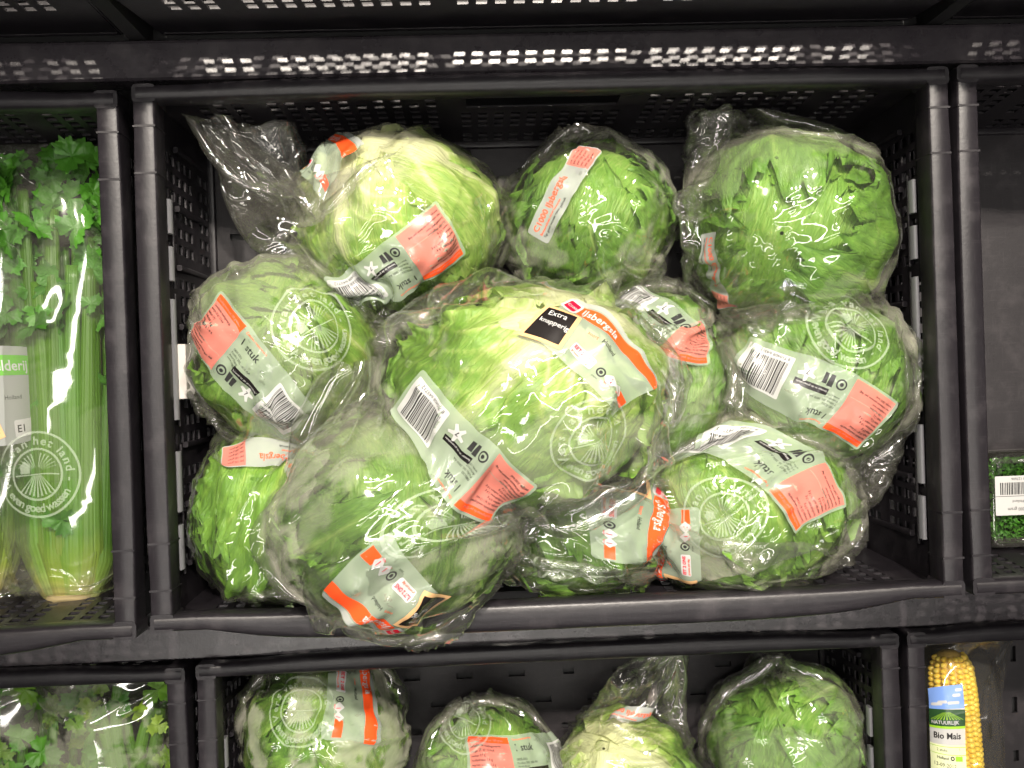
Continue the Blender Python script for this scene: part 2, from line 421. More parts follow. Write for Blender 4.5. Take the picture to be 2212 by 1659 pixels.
def head_leaves(R, stretch, stem, seed, nleaf=8, loose=1.0):
    """list of (V, F, uv, vein, pale); stem = direction the cut stem points to"""
    r = np.random.RandomState(seed); a, e1, e2 = frame(stem); res = []
    def body(d): return R * (1 + .045 * waves(d, 2.2, seed) * 1.3 + .022 * waves(d, 5, seed + 3))
    # tight inner head
    nu, nv = 64, 34
    ph, th = np.meshgrid(np.linspace(0, 2 * math.pi, nu, endpoint=False), np.linspace(.02, math.pi - .02, nv), indexing='ij')
    d = np.cos(th)[..., None] * a + np.sin(th)[..., None] * (np.cos(ph)[..., None] * e1 + np.sin(ph)[..., None] * e2)
    d = d.reshape(-1, 3); rr = body(d) * .925 + 1.2 * waves(d * 9, 2, seed + 5)
    res.append((d * rr[:, None] * stretch, grid_faces(nu, nv, True)[:, ::-1], np.stack([d @ e1, d @ e2], -1) * 1.3,
                np.zeros(len(d)), .25 + .7 * np.exp(-th.ravel() / .5)))
    az0 = r.uniform(0, 6.28)
    for k in range(nleaf):
        outer = k / max(1, nleaf - 1)
        az = az0 + k * 2.4 + r.uniform(-.3, .3); fmax = r.uniform(2.3, 3.25) - .45 * outer; bw = r.uniform(.85, 1.25)
        nu, nv = 57, 69
        u, v = np.meshgrid(np.linspace(-1, 1, nu), np.linspace(0, 1, nv), indexing='ij')
        rag = .07 * np.sin(u * 7 + seed + k) + .045 * np.sin(u * 19 + k * 2) + .03 * np.sin(u * 41 + k)
        fi = .10 + v * (fmax - .10) * (1 + rag * v ** 3) * (1 - .16 * u ** 2 * v)
        wid = bw * (.16 + .84 * np.sin(np.clip(v * 1.15 + .06, 0, 1) * math.pi * .5) ** .8) * np.where(v > .75, np.sqrt(np.clip(1 - ((v - .75) / .36) ** 2, .05, 1)), 1)
        wid = wid * (1 + .06 * np.sin(v * 17 + k) * np.abs(u) ** 3 + .04 * np.sin(v * 43 + k * 3) * np.abs(u) ** 5)
        be = u * wid
        caz, saz = math.cos(az), math.sin(az); ea = caz * e1 + saz * e2; ep = -saz * e1 + caz * e2
        mer = np.cos(fi)[..., None] * a + np.sin(fi)[..., None] * ea
        d = np.cos(be)[..., None] * mer + np.sin(be)[..., None] * ep
        # veins: midrib plus side veins sweeping towards the tip
        x = be / bw; mid = np.exp(-(x / (.10 * (1.15 - v))) ** 2) * (1 - v) ** .5
        side = np.zeros_like(x)
        for sg, ph_ in ((1, r.uniform(0, 1)), (-1, r.uniform(0, 1))):
            phase = (v * 6.2 - np.abs(x) * 3.0 * (1 + .12 * np.sin(v * 9 + k))) + ph_ + .28 * np.sin(x * 7 + v * 5 + k) + .2 * np.sin(v * 11 - x * 4 + 2 * k)
            q = np.abs((phase % 1) - .5) * 2
            side = np.where(np.sign(u) * sg >= 0, np.exp(-(q / .16) ** 2), side)
        side *= np.clip(np.abs(x) * 6, 0, 1) * (1 - np.abs(u) ** 4) * np.clip(1.15 - v, 0, 1)
        edge = np.clip(np.maximum(np.abs(u), v ** 1.3) * 1.0, 0, 1)
        lift = np.clip((edge - .72) / .28, 0, 1) ** 2
        dd = d.reshape(-1, 3)
        rad = body(dd).reshape(x.shape) * (.905 + .12 * outer)
        rad += 2.4 * waves(dd * 4, 2.4, seed + k).reshape(x.shape) + .8 * waves(dd * 13, 2.2, seed + k + 50).reshape(x.shape)
        rad += 2.2 * mid + 1.3 * side + 1.3 * np.sin(be * 13 / (.5 + v) + 2.2 * np.sin(v * 4 + k) + k) * np.clip(v * 3, 0, 1) * np.clip(1.4 - v, 0, 1)
        arc = (u * 9 + v * 13)
        rad += lift * loose * (1.0 + 1.2 * outer + (1.4 + .9 * outer) * np.sin(arc * 1.9 + k) + .8 * np.sin(arc * 4.3 + 2 * k) + 1.0 * waves(dd * 22, 2, seed + 9 * k).reshape(x.shape))
        # crumple between the veins
        rad += .4 * (1 - mid) * (1 - side) * waves(dd * 17, 2.0, seed + 31 * k).reshape(x.shape) * (.4 + v)
        # ribs wider and paler near the stem; blade colour is the leaf's own
        pale = .85 * np.exp(-fi / .6) + .60 * mid + .18 * (1 - edge) * (1 - v) + r.uniform(.0, .26) + .06 * np.sin(be * 23 + k)
        res.append((dd * rad.reshape(-1, 1) * stretch, grid_faces(nu, nv), np.stack([x.ravel(), fi.ravel()], -1), side.ravel(), pale.ravel()))
    return res

NB, MBINS = 48, 96
class Radial:
    """outline of a head as a direction -> radius map, for the film to rest on"""
    def __init__(self, leaves, R):
        V = np.concatenate([l[0] for l in leaves]); r = np.linalg.norm(V, axis=1)
        i, j = self.idx(V, r); m = np.zeros((NB, MBINS)); np.maximum.at(m, (i, j), r)
        m = np.where(m < 1, R, m)
        for _ in range(2):                  # fill towards the film bridging over dips
            p = np.pad(np.concatenate([m[:, -1:], m, m[:, :1]], 1), ((1, 1), (0, 0)), mode='edge')
            av = (p[:-2, 1:-1] + p[2:, 1:-1] + p[1:-1, :-2] + p[1:-1, 2:]) / 4
            m = np.maximum(m, av)
        self.m = m.astype(np.float32)
    def idx(self, V, r):
        z = np.clip(V[:, 2] / np.maximum(r, 1e-6), -1, 1)
        i = np.clip((np.arccos(z) / math.pi * NB).astype(int), 0, NB - 1)
        j = ((np.arctan2(V[:, 1], V[:, 0]) / (2 * math.pi) + 1) % 1 * MBINS).astype(int) % MBINS
        return i, j
    def radius(self, V, r):
        z = np.clip(V[:, 2] / np.maximum(r, 1e-6), -1, 1)
        fi = np.arccos(z) / math.pi * NB - .5; fj = ((np.arctan2(V[:, 1], V[:, 0]) / (2 * math.pi) + 1) % 1) * MBINS - .5
        i0 = np.floor(fi).astype(int); j0 = np.floor(fj).astype(int); a = fi - i0; b_ = fj - j0
        i1 = np.clip(i0 + 1, 0, NB - 1); i0 = np.clip(i0, 0, NB - 1); j1 = (j0 + 1) % MBINS; j0 = j0 % MBINS
        m = self.m
        return (m[i0, j0] * (1 - a) + m[i1, j0] * a) * (1 - b_) + (m[i0, j1] * (1 - a) + m[i1, j1] * a) * b_

# ------------------------------------------------------------------ plastic bags: a small cloth solver
def drape(collide, axis, wdir, lneg, lpos, C, pull, seed, nt=108, ns=80, slack=1.22, steps=40, its=5, open_end=0, grav=(0, -.10, -.12), suck=.30, twist=0.0, rest=None, gather=0.0):
    """film tube of girth C laid over a body at the origin and drawn in; returns grid nt x ns of points"""
    r = np.random.RandomState(seed)
    B = np.asarray(axis, float); B /= np.linalg.norm(B); W = np.asarray(wdir, float); W = W - B * (W @ B); W /= np.linalg.norm(W); Nn = np.cross(B, W)
    al = np.linspace(-lneg, lpos, ns); th = np.linspace(0, 2 * math.pi, nt, endpoint=False)
    rc = C / (2 * math.pi)
    end = np.where(al > 0, al / lpos, -al / lneg); k = np.clip((end - .45) / .55, 0, 1); k = k * k * (3 - 2 * k)
    w = rc * (1 - k) + C / 4 * .93 * k; n = rc * (1 - k) + 3.0 * k
    A, T = np.meshgrid(al, th); 
    tw = twist * np.clip((A - lpos * .5) / (lpos * .5), 0, 1) ** 1.5
    ct, st = np.cos(T), np.sin(T)
    X, Y = w * ct, n * st
    X, Y = X * np.cos(tw) - Y * np.sin(tw), X * np.sin(tw) + Y * np.cos(tw)
    P = A[..., None] * B + X[..., None] * W + Y[..., None] * Nn
    f = P.reshape(-1, 3)
    P = P + np.stack([waves(f, .035, seed + q, 9) for q in range(3)], -1).reshape(P.shape) * 3.2 + np.stack([waves(f, .11, seed + 7 + q, 9) for q in range(3)], -1).reshape(P.shape) * 1.5
    P = P.astype(np.float32); Vv = np.zeros_like(P)
    ht = C / nt; hs = (rest or (lneg + lpos) * slack) / (ns - 1); hd = math.hypot(ht, hs)
    g = np.asarray(grav, np.float32)
    def sat0(P, sh, rest, kk, mode=0):
        Q = np.roll(P, -sh, 0); d = Q - P; l = np.sqrt((d * d).sum(-1)) + 1e-6; e = (l - rest) / l
        if mode: e = np.minimum(e, 0)
        c = d * (kk * .5 * e)[..., None]; P += c; P -= np.roll(c, sh, 0)
    def sat1(P, sh, rest, kk, mode=0):
        d = P[:, sh:] - P[:, :-sh]; l = np.sqrt((d * d).sum(-1)) + 1e-6; e = (l - rest) / l
        if mode: e = np.minimum(e, 0)
        c = d * (kk * .5 * e)[..., None]; P[:, :-sh] += c; P[:, sh:] -= c
    def satd(P, s0):
        Q = np.roll(P, -s0, 0)[:, 1:]; d = Q - P[:, :-1]; l = np.sqrt((d * d).sum(-1)) + 1e-6
        c = d * (.22 * (l - hd) / l)[..., None]; P[:, :-1] += c; P[:, 1:] -= np.roll(c, s0, 0)
    mirror = (-np.arange(nt)) % nt
    home = (P[:, 0].mean(0), P[:, -1].mean(0))
    for st_ in range(steps):
        q = P.reshape(-1, 3); rad = np.sqrt((q * q).sum(-1, keepdims=True)) + 1e-6
        acc = -(q / rad) * suck * np.clip((1.32 - rad / (C / 6.28)) * 4, 0, 1) + g
        old = P.copy(); P = P + Vv + acc.reshape(P.shape).astype(np.float32)
        for it in range(its):
            sat0(P, 1, ht, .9); sat1(P, 1, hs, .9); satd(P, 1); satd(P, -1)
            sat0(P, 2, ht * 1.72, .5, 1); sat1(P, 2, hs * 1.72, .5, 1); sat0(P, 4, ht * 2.6, .25, 1); sat1(P, 4, hs * 2.6, .25, 1)
            for e in ((0, -1) if not open_end else (0,)):      # welded ends
                mid_ = (P[:, e] + P[mirror, e]) * .5; P[:, e] = P[:, e] * .3 + mid_ * .7
            for e in (0, -1):
                mu = P[:, e].mean(0); P[:, e] += (home[e] - mu) * .5 + (mu - P[:, e]) * gather
            if it % 2 == 0 or it == its - 1: P = collide(P.reshape(-1, 3)).reshape(P.shape).astype(np.float32)
        Vv = (P - old) * .82
    # one light smoothing pass, then keep it out of the body again
    for _ in range(2):
        Q = P.copy(); Q[:, 1:-1] = .5 * P[:, 1:-1] + .125 * (P[:, 2:] + P[:, :-2] + np.roll(P, 1, 0)[:, 1:-1] + np.roll(P, -1, 0)[:, 1:-1]); P = Q
    P = collide(P.reshape(-1, 3)).reshape(P.shape)
    return P.astype(float), ht, hs
def refine(G, f):
    """Catmull-Rom refinement; periodic along axis 0, clamped along axis 1"""
    def cr(p0, p1, p2, p3, t): return .5 * (2 * p1 + (p2 - p0) * t + (2 * p0 - 5 * p1 + 4 * p2 - p3) * t * t + (3 * p1 - p0 - 3 * p2 + p3) * t ** 3)
    n, m = G.shape[:2]; H = np.zeros((n * f, m, 3))
    for k in range(f): H[k::f] = cr(np.roll(G, 1, 0), G, np.roll(G, -1, 0), np.roll(G, -2, 0), k / f)
    E = np.concatenate([2 * H[:, :1] - H[:, 1:2], H, 2 * H[:, -1:] - H[:, -2:-1]], 1)
    O = np.zeros((n * f, (m - 1) * f + 1, 3))
    for k in range(f): O[:, k:-1:f] = cr(E[:, :m - 1], E[:, 1:m], E[:, 2:m + 1], E[:, 3:m + 2], k / f)
    O[:, -1] = H[:, -1]; return O
class Film:
    """draped grid with its flat coordinates, so that print can follow every fold"""
    def __init__(self, G, ht, hs, centre, f=2, seed=0, crumple=1.0):
        self.G = refine(G, f); self.ht, self.hs = ht / f, hs / f; self.c = np.asarray(centre, float); self.seed = seed
        n, m = self.G.shape[:2]
        d0 = np.roll(self.G, -1, 0) - np.roll(self.G, 1, 0); N_ = unit(np.cross(d0, np.gradient(self.G, axis=1)))
        if (N_ * unit(self.G)).sum(-1).mean() < 0: N_ = -N_
        u, v = np.meshgrid(np.arange(n) * self.ht, np.arange(m) * self.hs, indexing='ij'); self.flat = np.stack([u, v, u * 0], -1)
        q = self.flat.reshape(-1, 3)
        w = .36 * (.5 - np.abs(waves(q, .08, seed + 1))) + .12 * (.5 - np.abs(waves(q, .23, seed + 2))) + .04 * waves(q, .5, seed + 3)
        rs = np.random.RandomState(seed + 9)
        for k in range(7):                    # long pulled creases
            a_ = rs.uniform(0, math.pi); ca, sa = math.cos(a_), math.sin(a_)
            e = np.stack([(q[:, 0] * ca + q[:, 1] * sa) * .22, -q[:, 0] * sa + q[:, 1] * ca, q[:, 0] * 0 + k * 50], -1)
            w = w + 2.1 * np.clip(1 - np.abs(waves(e, .075, seed + 30 + k)) * 4.5, 0, 1) ** 1.6 * np.clip(waves(q, .022, seed + 40 + k) * 1.6, 0, 1)
        where = np.clip(.75 + .6 * waves(q, .03, seed + 4), .2, 1.4)
        self.G = self.G + N_ * ((w * where + .35) * crumple).reshape(n, m)[..., None]
        d0 = np.roll(self.G, -1, 0) - np.roll(self.G, 1, 0); d1 = np.gradient(self.G, axis=1)
        N_ = unit(np.cross(d0, d1)); 
        if (N_ * unit(self.G)).sum(-1).mean() < 0: N_ = -N_
        self.N = N_
        self.W = self.G + self.c
        self.px = seen(self.W); self.dist = np.linalg.norm(self.W - CAM_P, axis=-1)
        self.front = (self.N * (CAM_P - self.W)).sum(-1) > 0
    def build(self, name, mat, parent, gap, amount):
        n, m = self.G.shape[:2]; q = self.flat.reshape(-1, 3); sd = self.seed
        k = waves(q, .045, sd + 20) + .6 * waves(q, .12, sd + 21) + .35 * waves(q, .3, sd + 22) + .3 * waves(q, .7, sd + 23)
        k = np.clip((k + np.minimum(gap, 4) * .16 - .30) / .5, 0, 1) * np.clip((9 - gap) / 5, 0, 1)
        k = k * k * (3 - 2 * k) * amount * (.8 + .2 * np.random.RandomState(sd).rand(len(q)))
        F = grid_faces(n, m, True)
        return mesh_object(name, self.G.reshape(-1, 3), F, mat, parent, True, attrs={'mist': k})
    def find(self, x, y):
        d2 = ((self.px - (x, y)) ** 2).sum(-1); ok = (d2 < 14 ** 2)
        if not ok.any(): return np.unravel_index(np.argmin(d2 + np.where(self.front, 0, 3000)), d2.shape)
        return np.unravel_index(np.argmin(np.where(ok, self.dist + np.where(self.front, 0, 15), 1e9)), d2.shape)
    def jac(self, i, j):
        n, m = self.G.shape[:2]; a = max(2, int(14 / self.ht)); b_ = max(2, int(14 / self.hs)); j0, j1 = max(0, j - b_), min(m - 1, j + b_)
        du = (self.px[(i + a) % n, j] - self.px[(i - a) % n, j]) / (2 * a * self.ht); dv = (self.px[i, j1] - self.px[i, j0]) / ((j1 - j0) * self.hs)
        return np.array([[du[0], dv[0]], [-du[1], -dv[1]]])
    def put(self, u, v, off):
        n, m = self.G.shape[:2]; a = u / self.ht; b_ = np.clip(v / self.hs, 0, m - 1.001)
        i0 = np.floor(a).astype(int); j0 = np.floor(b_).astype(int); fa, fb = (a - i0)[:, None], (b_ - j0)[:, None]; i1 = (i0 + 1) % n; i0 = i0 % n
        def s(X): return (X[i0, j0] * (1 - fa) + X[i1, j0] * fa) * (1 - fb) + (X[i0, j0 + 1] * (1 - fa) + X[i1, j0 + 1] * fa) * fb
        return s(self.G) + unit(s(self.N)) * np.asarray(off)[:, None]

# ------------------------------------------------------------------ print
GLY = {}
def glyphs(text, size, bold=0.0):
    key = (text, round(size, 3), bold)
    if key not in GLY:
        c = bpy.data.curves.new('t', 'FONT'); c.body = text; c.size = size; c.offset = bold; c.resolution_u = 2; c.fill_mode = 'FRONT'; c.dimensions = '2D'
        o = bpy.data.objects.new('t', c); col.objects.link(o); bpy.context.view_layer.update()
        me = o.evaluated_get(bpy.context.evaluated_depsgraph_get()).to_mesh()
        V = np.array([v.co[:2] for v in me.vertices]) if len(me.vertices) else np.zeros((0, 2)); F = [tuple(p.vertices) for p in me.polygons]
        o.evaluated_get(bpy.context.evaluated_depsgraph_get()).to_mesh_clear(); bpy.data.objects.remove(o); bpy.data.curves.remove(c)
        GLY[key] = (V, F)
    return GLY[key]
class Print:
    def __init__(self): self.V, self.F, self.I, self.L = [], [], [], []
    def add(self, V, F, ink_, layer):
        b_ = len(self.V); self.V += [tuple(v) for v in V]; self.L += [layer] * len(V)
        self.F += [tuple(i + b_ for i in f) for f in F]; self.I += [INKS.index(ink_)] * len(F)
    def quad(self, pts, ink_, layer, cell=2.6):
        """bilinear patch through 4 corners, cut into small cells so that it can fold"""
        p = [np.array(q, float) for q in pts]
        n = max(1, int(np.ceil(max(np.linalg.norm(p[1] - p[0]), np.linalg.norm(p[2] - p[3])) / cell))); m = max(1, int(np.ceil(max(np.linalg.norm(p[3] - p[0]), np.linalg.norm(p[2] - p[1])) / cell)))
        s, t = np.meshgrid(np.linspace(0, 1, n + 1), np.linspace(0, 1, m + 1), indexing='ij'); s, t = s[..., None], t[..., None]
        V = (p[0] * (1 - s) + p[1] * s) * (1 - t) + (p[3] * (1 - s) + p[2] * s) * t
        self.add(V.reshape(-1, 2), grid_faces(n + 1, m + 1).tolist(), ink_, layer)
    def rect(self, x0, y0, x1, y1, ink_, layer, cell=2.6): self.quad([(x0, y0), (x1, y0), (x1, y1), (x0, y1)], ink_, layer, cell)
    def rrect(self, x0, y0, x1, y1, r, ink_, layer, ang=0.0, cell=2.6):
        """rounded rectangle as strips, turned by ang about its middle"""
        n = max(6, int((x1 - x0) / cell)); xs = np.concatenate([[x0, x0 + r * .3, x0 + r], np.linspace(x0 + r, x1 - r, n)[1:-1], [x1 - r, x1 - r * .3, x1]])
        m = max(2, int((y1 - y0) / cell)); V = []
        for x in xs:
            q = max(0, max(x0 + r - x, x - x1 + r)); ins = r - math.sqrt(max(0, r * r - q * q))
            for y in np.linspace(y0 + ins, y1 - ins, m + 1): V.append((x, y))
        V = np.array(V); c = np.array([(x0 + x1) / 2, (y0 + y1) / 2]); R_ = np.array([[math.cos(ang), -math.sin(ang)], [math.sin(ang), math.cos(ang)]])
        self.add((V - c) @ R_.T + c, grid_faces(len(xs), m + 1).tolist(), ink_, layer)
    def ring(self, cx, cy, r0, r1, ink_, layer, n=56, a0=0.0, a1=2 * math.pi):
        t = np.linspace(a0, a1, n + 1); V = np.concatenate([np.stack([cx + r * np.cos(t), cy + r * np.sin(t)], -1) for r in (r0, r1)])
        self.add(V, [(i, i + 1, n + 2 + i, n + 1 + i) for i in range(n)], ink_, layer)
    def text(self, s, x, y, size, ink_, layer, ang=0.0, bold=0.0):
        V, F = glyphs(s, size, bold); R_ = np.array([[math.cos(ang), -math.sin(ang)], [math.sin(ang), math.cos(ang)]])
        if len(V): self.add(V @ R_.T + (x, y), F, ink_, layer)
    def arc_text(self, s, cx, cy, r, size, ink_, layer, start, sweep, bold=0.0, flip=False):
        ws = [(glyphs(ch, size, bold)[0][:, 0].max() if ch != ' ' else size * .28) + size * .07 for ch in s]; tot = sum(ws); acc = 0
        for ch, w in zip(s, ws):
            t = (acc + w / 2) / tot; acc += w
            a = start + sweep * t
            if ch == ' ': continue
            V, F = glyphs(ch, size, bold); V = V - (w / 2, size * .33); rt = a - math.pi / 2 if not flip else a + math.pi / 2
            R_ = np.array([[math.cos(rt), -math.sin(rt)], [math.sin(rt), math.cos(rt)]])
            self.add(V @ R_.T + (cx + r * math.cos(a), cy + r * math.sin(a)), F, ink_, layer)
    def onto(self, film, name, parent, x, y, ang, scale=1.0, layer0=0):
        """print on the film, middle of the design at photo position x, y, its lines running at ang degrees there"""
        i, j = film.find(x, y); J = film.jac(i, j)
        d = np.linalg.lstsq(J, np.array([math.cos(math.radians(ang)), math.sin(math.radians(ang))]), rcond=None)[0]; d /= np.linalg.norm(d)
        e = np.array([-d[1], d[0]]) * (1 if np.linalg.det(J) > 0 else -1)
        P2 = np.array(self.V) * scale; uv = np.array([i * film.ht, j * film.hs]) + P2[:, :1] * d + P2[:, 1:] * e
        P3 = film.put(uv[:, 0], uv[:, 1], .30 + .14 * (np.array(self.L) + layer0))
        used = sorted(set(self.I)); F = self.F
        if np.linalg.det(J) < 0: pass
        return mesh_object(name, P3, F, [INK[INKS[k]] for k in used], parent, True, midx=[used.index(k) for k in self.I])

def front_label():
    p = Print()
    p.rrect(-42, -25, 43, 25, 3, 'grey', 0)
    p.rect(-40, 20.5, 42, 24.6, 'silver', 1); p.rect(-30, 9.5, 43.0, 19.5, 'orange', 1)
    p.rrect(-43, 8.2, -30, 21.4, 2.2, 'white', 2, -.16); p.rrect(-41.2, 10.2, -31.8, 19.6, 1.2, 'red', 3, -.16)
    p.text('C1000', -40.6, 14.2, 3.4, 'white', 4, -.16, .06)
    p.text('IJsbergsla', -27.5, 12.2, 8.0, 'white', 2, 0, .10)
    p.text('soort', -14, 1.2, 3.6, 'orange', 1); p.text('Holland', -3.5, 1.2, 3.8, 'text', 1, 0, .05)
    p.rrect(-15, -17.5, 4, -9.5, 1.4, 'white', 1); p.text('EET 2 ONS', -13.9, -13.4, 3.5, 'red', 2, 0, .12); p.text('groente per dag', -13.6, -16.4, 2.2, 'orange', 2, 0, .04)
    p.ring(10.5, -13.5, 2.3, 3.4, 'text', 1, 24); p.ring(10.5, -13.5, .0, 1.3, 'text', 1, 14); p.text('papier', 7.0, -19.6, 1.9, 'text', 1)
    for cx in (18.5, 26.5):
        p.rrect(cx - 3.4, -17, cx + 3.4, -10.2, .8, 'white', 2, math.pi / 4); p.text('1', cx - .9, -15.6, 5.2, 'red', 3, 0, .06); p.text('klasse', cx - 2.4, -17.4, 1.6, 'red', 3)
    p.rect(29.5, -17, 41.0, -10.2, 'orange', 1)
    p.quad([(-47, -29), (-18, -21), (-24.5, 8), (-49, 3)], 'wood', 2); p.quad([(-44.4, -25.6), (-21.2, -19.0), (-26.6, 4.9), (-46.2, .9)], 'black', 3)
    p.text('Extra', -42.5, -5.0, 6.0, 'chalk', 4, .2); p.text('knapperig', -43.6, -12.4, 5.2, 'chalk', 4, .2)
    return p
def back_label():
    p = Print()
    p.rrect(-66, -25, 64, 25, 3, 'grey', 0)
    p.rect(-63, -23, -22, 23, 'pink', 1)
    p.rect(-63, 17.5, -22, 22.8, 'orange', 2); p.text('Voedingswaarde per 100 gram', -61.5, 18.9, 2.7, 'pink', 3, 0, .04)
    rows = ('Gemiddelde voedingswaarde', 'energie 55 kJ / 13 kcal', 'eiwitten 0,9 g', 'koolhydraten 1,6 g', 'waarvan suikers 1,6 g', 'vetten 0,2 g', 'vezels 1,2 g', 'Richtlijn dagelijkse', 'hoeveelheid voor', 'een volwassen persoon per dag:', 'energie 2000 kcal')
    for k, s in enumerate(rows): p.text(s, -61.5, 13.6 - 3.3 * k, 2.55, 'text', 2, 0, .03)
    p.rect(-61.5, -8.8, -24, -8.4, 'grey', 2)
    p.text('1 stuk', -18, 11.5, 8.2, 'text', 1, 0, .10)
    for k, s in enumerate(('Consumentenservice', '0800-0303', 'Postbus 300, 3800 AA', 'Amersfoort', 'www.c1000.nl')): p.text(s, -18, 20.4 if k == 0 else 6.8 - 2.7 * k, 2.5, 'orange' if k == 0 else 'text', 1)
    p.ring(-13.5, -13.5, 3.0, 4.2, 'text', 1, 24); p.ring(-13.5, -13.5, 0, 1.5, 'text', 1, 12)
    p.quad([(-7, -18), (-4, -18), (-3.2, -9), (-7.8, -9)], 'text', 1); p.quad([(-2.4, -18), (.8, -18), (1.4, -10), (-2.8, -10)], 'text', 1)
    p.rect(-7, -7.0, 20, -1.6, 'black', 1); p.text('bewaar in de groentelade', -6, -5.3, 2.4, 'white', 2)
    for a in range(5):
        t = math.pi / 2 + a * 2 * math.pi / 5; p.quad([(13 - 2 * math.sin(t), -13 + 2 * math.cos(t)), (13 + 2 * math.sin(t), -13 - 2 * math.cos(t)), (13 + 7 * math.cos(t) + 1 * math.sin(t), -13 + 7 * math.sin(t) - 1 * math.cos(t)), (13 + 7 * math.cos(t) - 1 * math.sin(t), -13 + 7 * math.sin(t) + 1 * math.cos(t))], 'white', 1)
    p.ring(13, -13, 0, 3.2, 'white', 1, 16); p.text('7', 11.7, -15, 5, 'text', 2, 0, .08)
    p.rrect(25, -20, 61, 16, 1.2, 'white', 1)
    r = random.Random(4); x = 28.5
    while x < 57:
        w = r.choice((.45, .45, .8, 1.2)); p.rect(x, -14, x + w, 14, 'text', 2, 3.5); x += w + r.choice((.5, .5, .9))
    p.text('8 710408 643712', 28.5, -18.4, 3.6, 'text', 2)
    return p
def strip_label():
    p = Print()
    p.rrect(-44, -11, 44, 11, 2, 'silver', 0); p.text('C1000 IJsbergsla', -40, 1.2, 7.6, 'orange', 1, 0, .08)
    for k, s in enumerate(('Bewaaradvies: koel bewaren', 'Tip: goed wassen voor gebruik')): p.text(s, -40, -3.4 - 3.6 * k, 2.9, ('orange', 'text')[k], 1, 0, .03)
    p.rect(22, -10, 43, 10, 'pink', 1)
    for k in range(5): p.text('per 100 gram', 23.5, 6 - 3.4 * k, 2.6, 'text', 2)
    return p
def emblem():
    p = Print()
    p.ring(0, 0, 29.3, 31, 'emblem', 0, 72); p.ring(0, 0, 17.0, 18.6, 'emblem', 0, 48)
    p.arc_text('Vers van het land -', 0, 0, 23.8, 8.6, 'emblem', 0, math.radians(205), math.radians(-218), .22)
    p.arc_text('even goed wassen', 0, 0, 23.8, 8.6, 'emblem', 0, math.radians(212), math.radians(122), .22, True)
    # the field inside: furrows running to a horizon, a barn and leaves
    for k in range(-4, 5):
        x = k * 3.2; p.quad([(k * .7 - .25, -1), (k * .7 + .25, -1), (x + .75, -16 + abs(k) * .9), (x - .75, -16 + abs(k) * .9)], 'emblem', 0)
    p.rect(-16, -.6, 16, .3, 'emblem', 0)
    for sg in (-1, 1):
        for k in range(6):
            a = math.radians(90 - sg * (14 + 11 * k)); p.quad([(4 * math.cos(a) - .2, 1 + 4 * math.sin(a)), (4 * math.cos(a) + .2, 1 + 4 * math.sin(a)), (15 * math.cos(a) + .55, 1 + 14 * math.sin(a)), (15 * math.cos(a) - .55, 1 + 14 * math.sin(a))], 'emblem', 0)
    p.quad([(-12, 1), (-5, 1), (-5, 6), (-12, 6)], 'emblem', 0); p.quad([(-13, 6), (-4, 6), (-8.4, 10), (-8.6, 10)], 'emblem', 0)
    return p
PR = {'front': front_label(), 'back': back_label(), 'strip': strip_label(), 'emblem': emblem()}
PR_NAME = {'front': 'printed_label', 'back': 'nutrition_label', 'strip': 'printed_strip', 'emblem': 'round_emblem'}

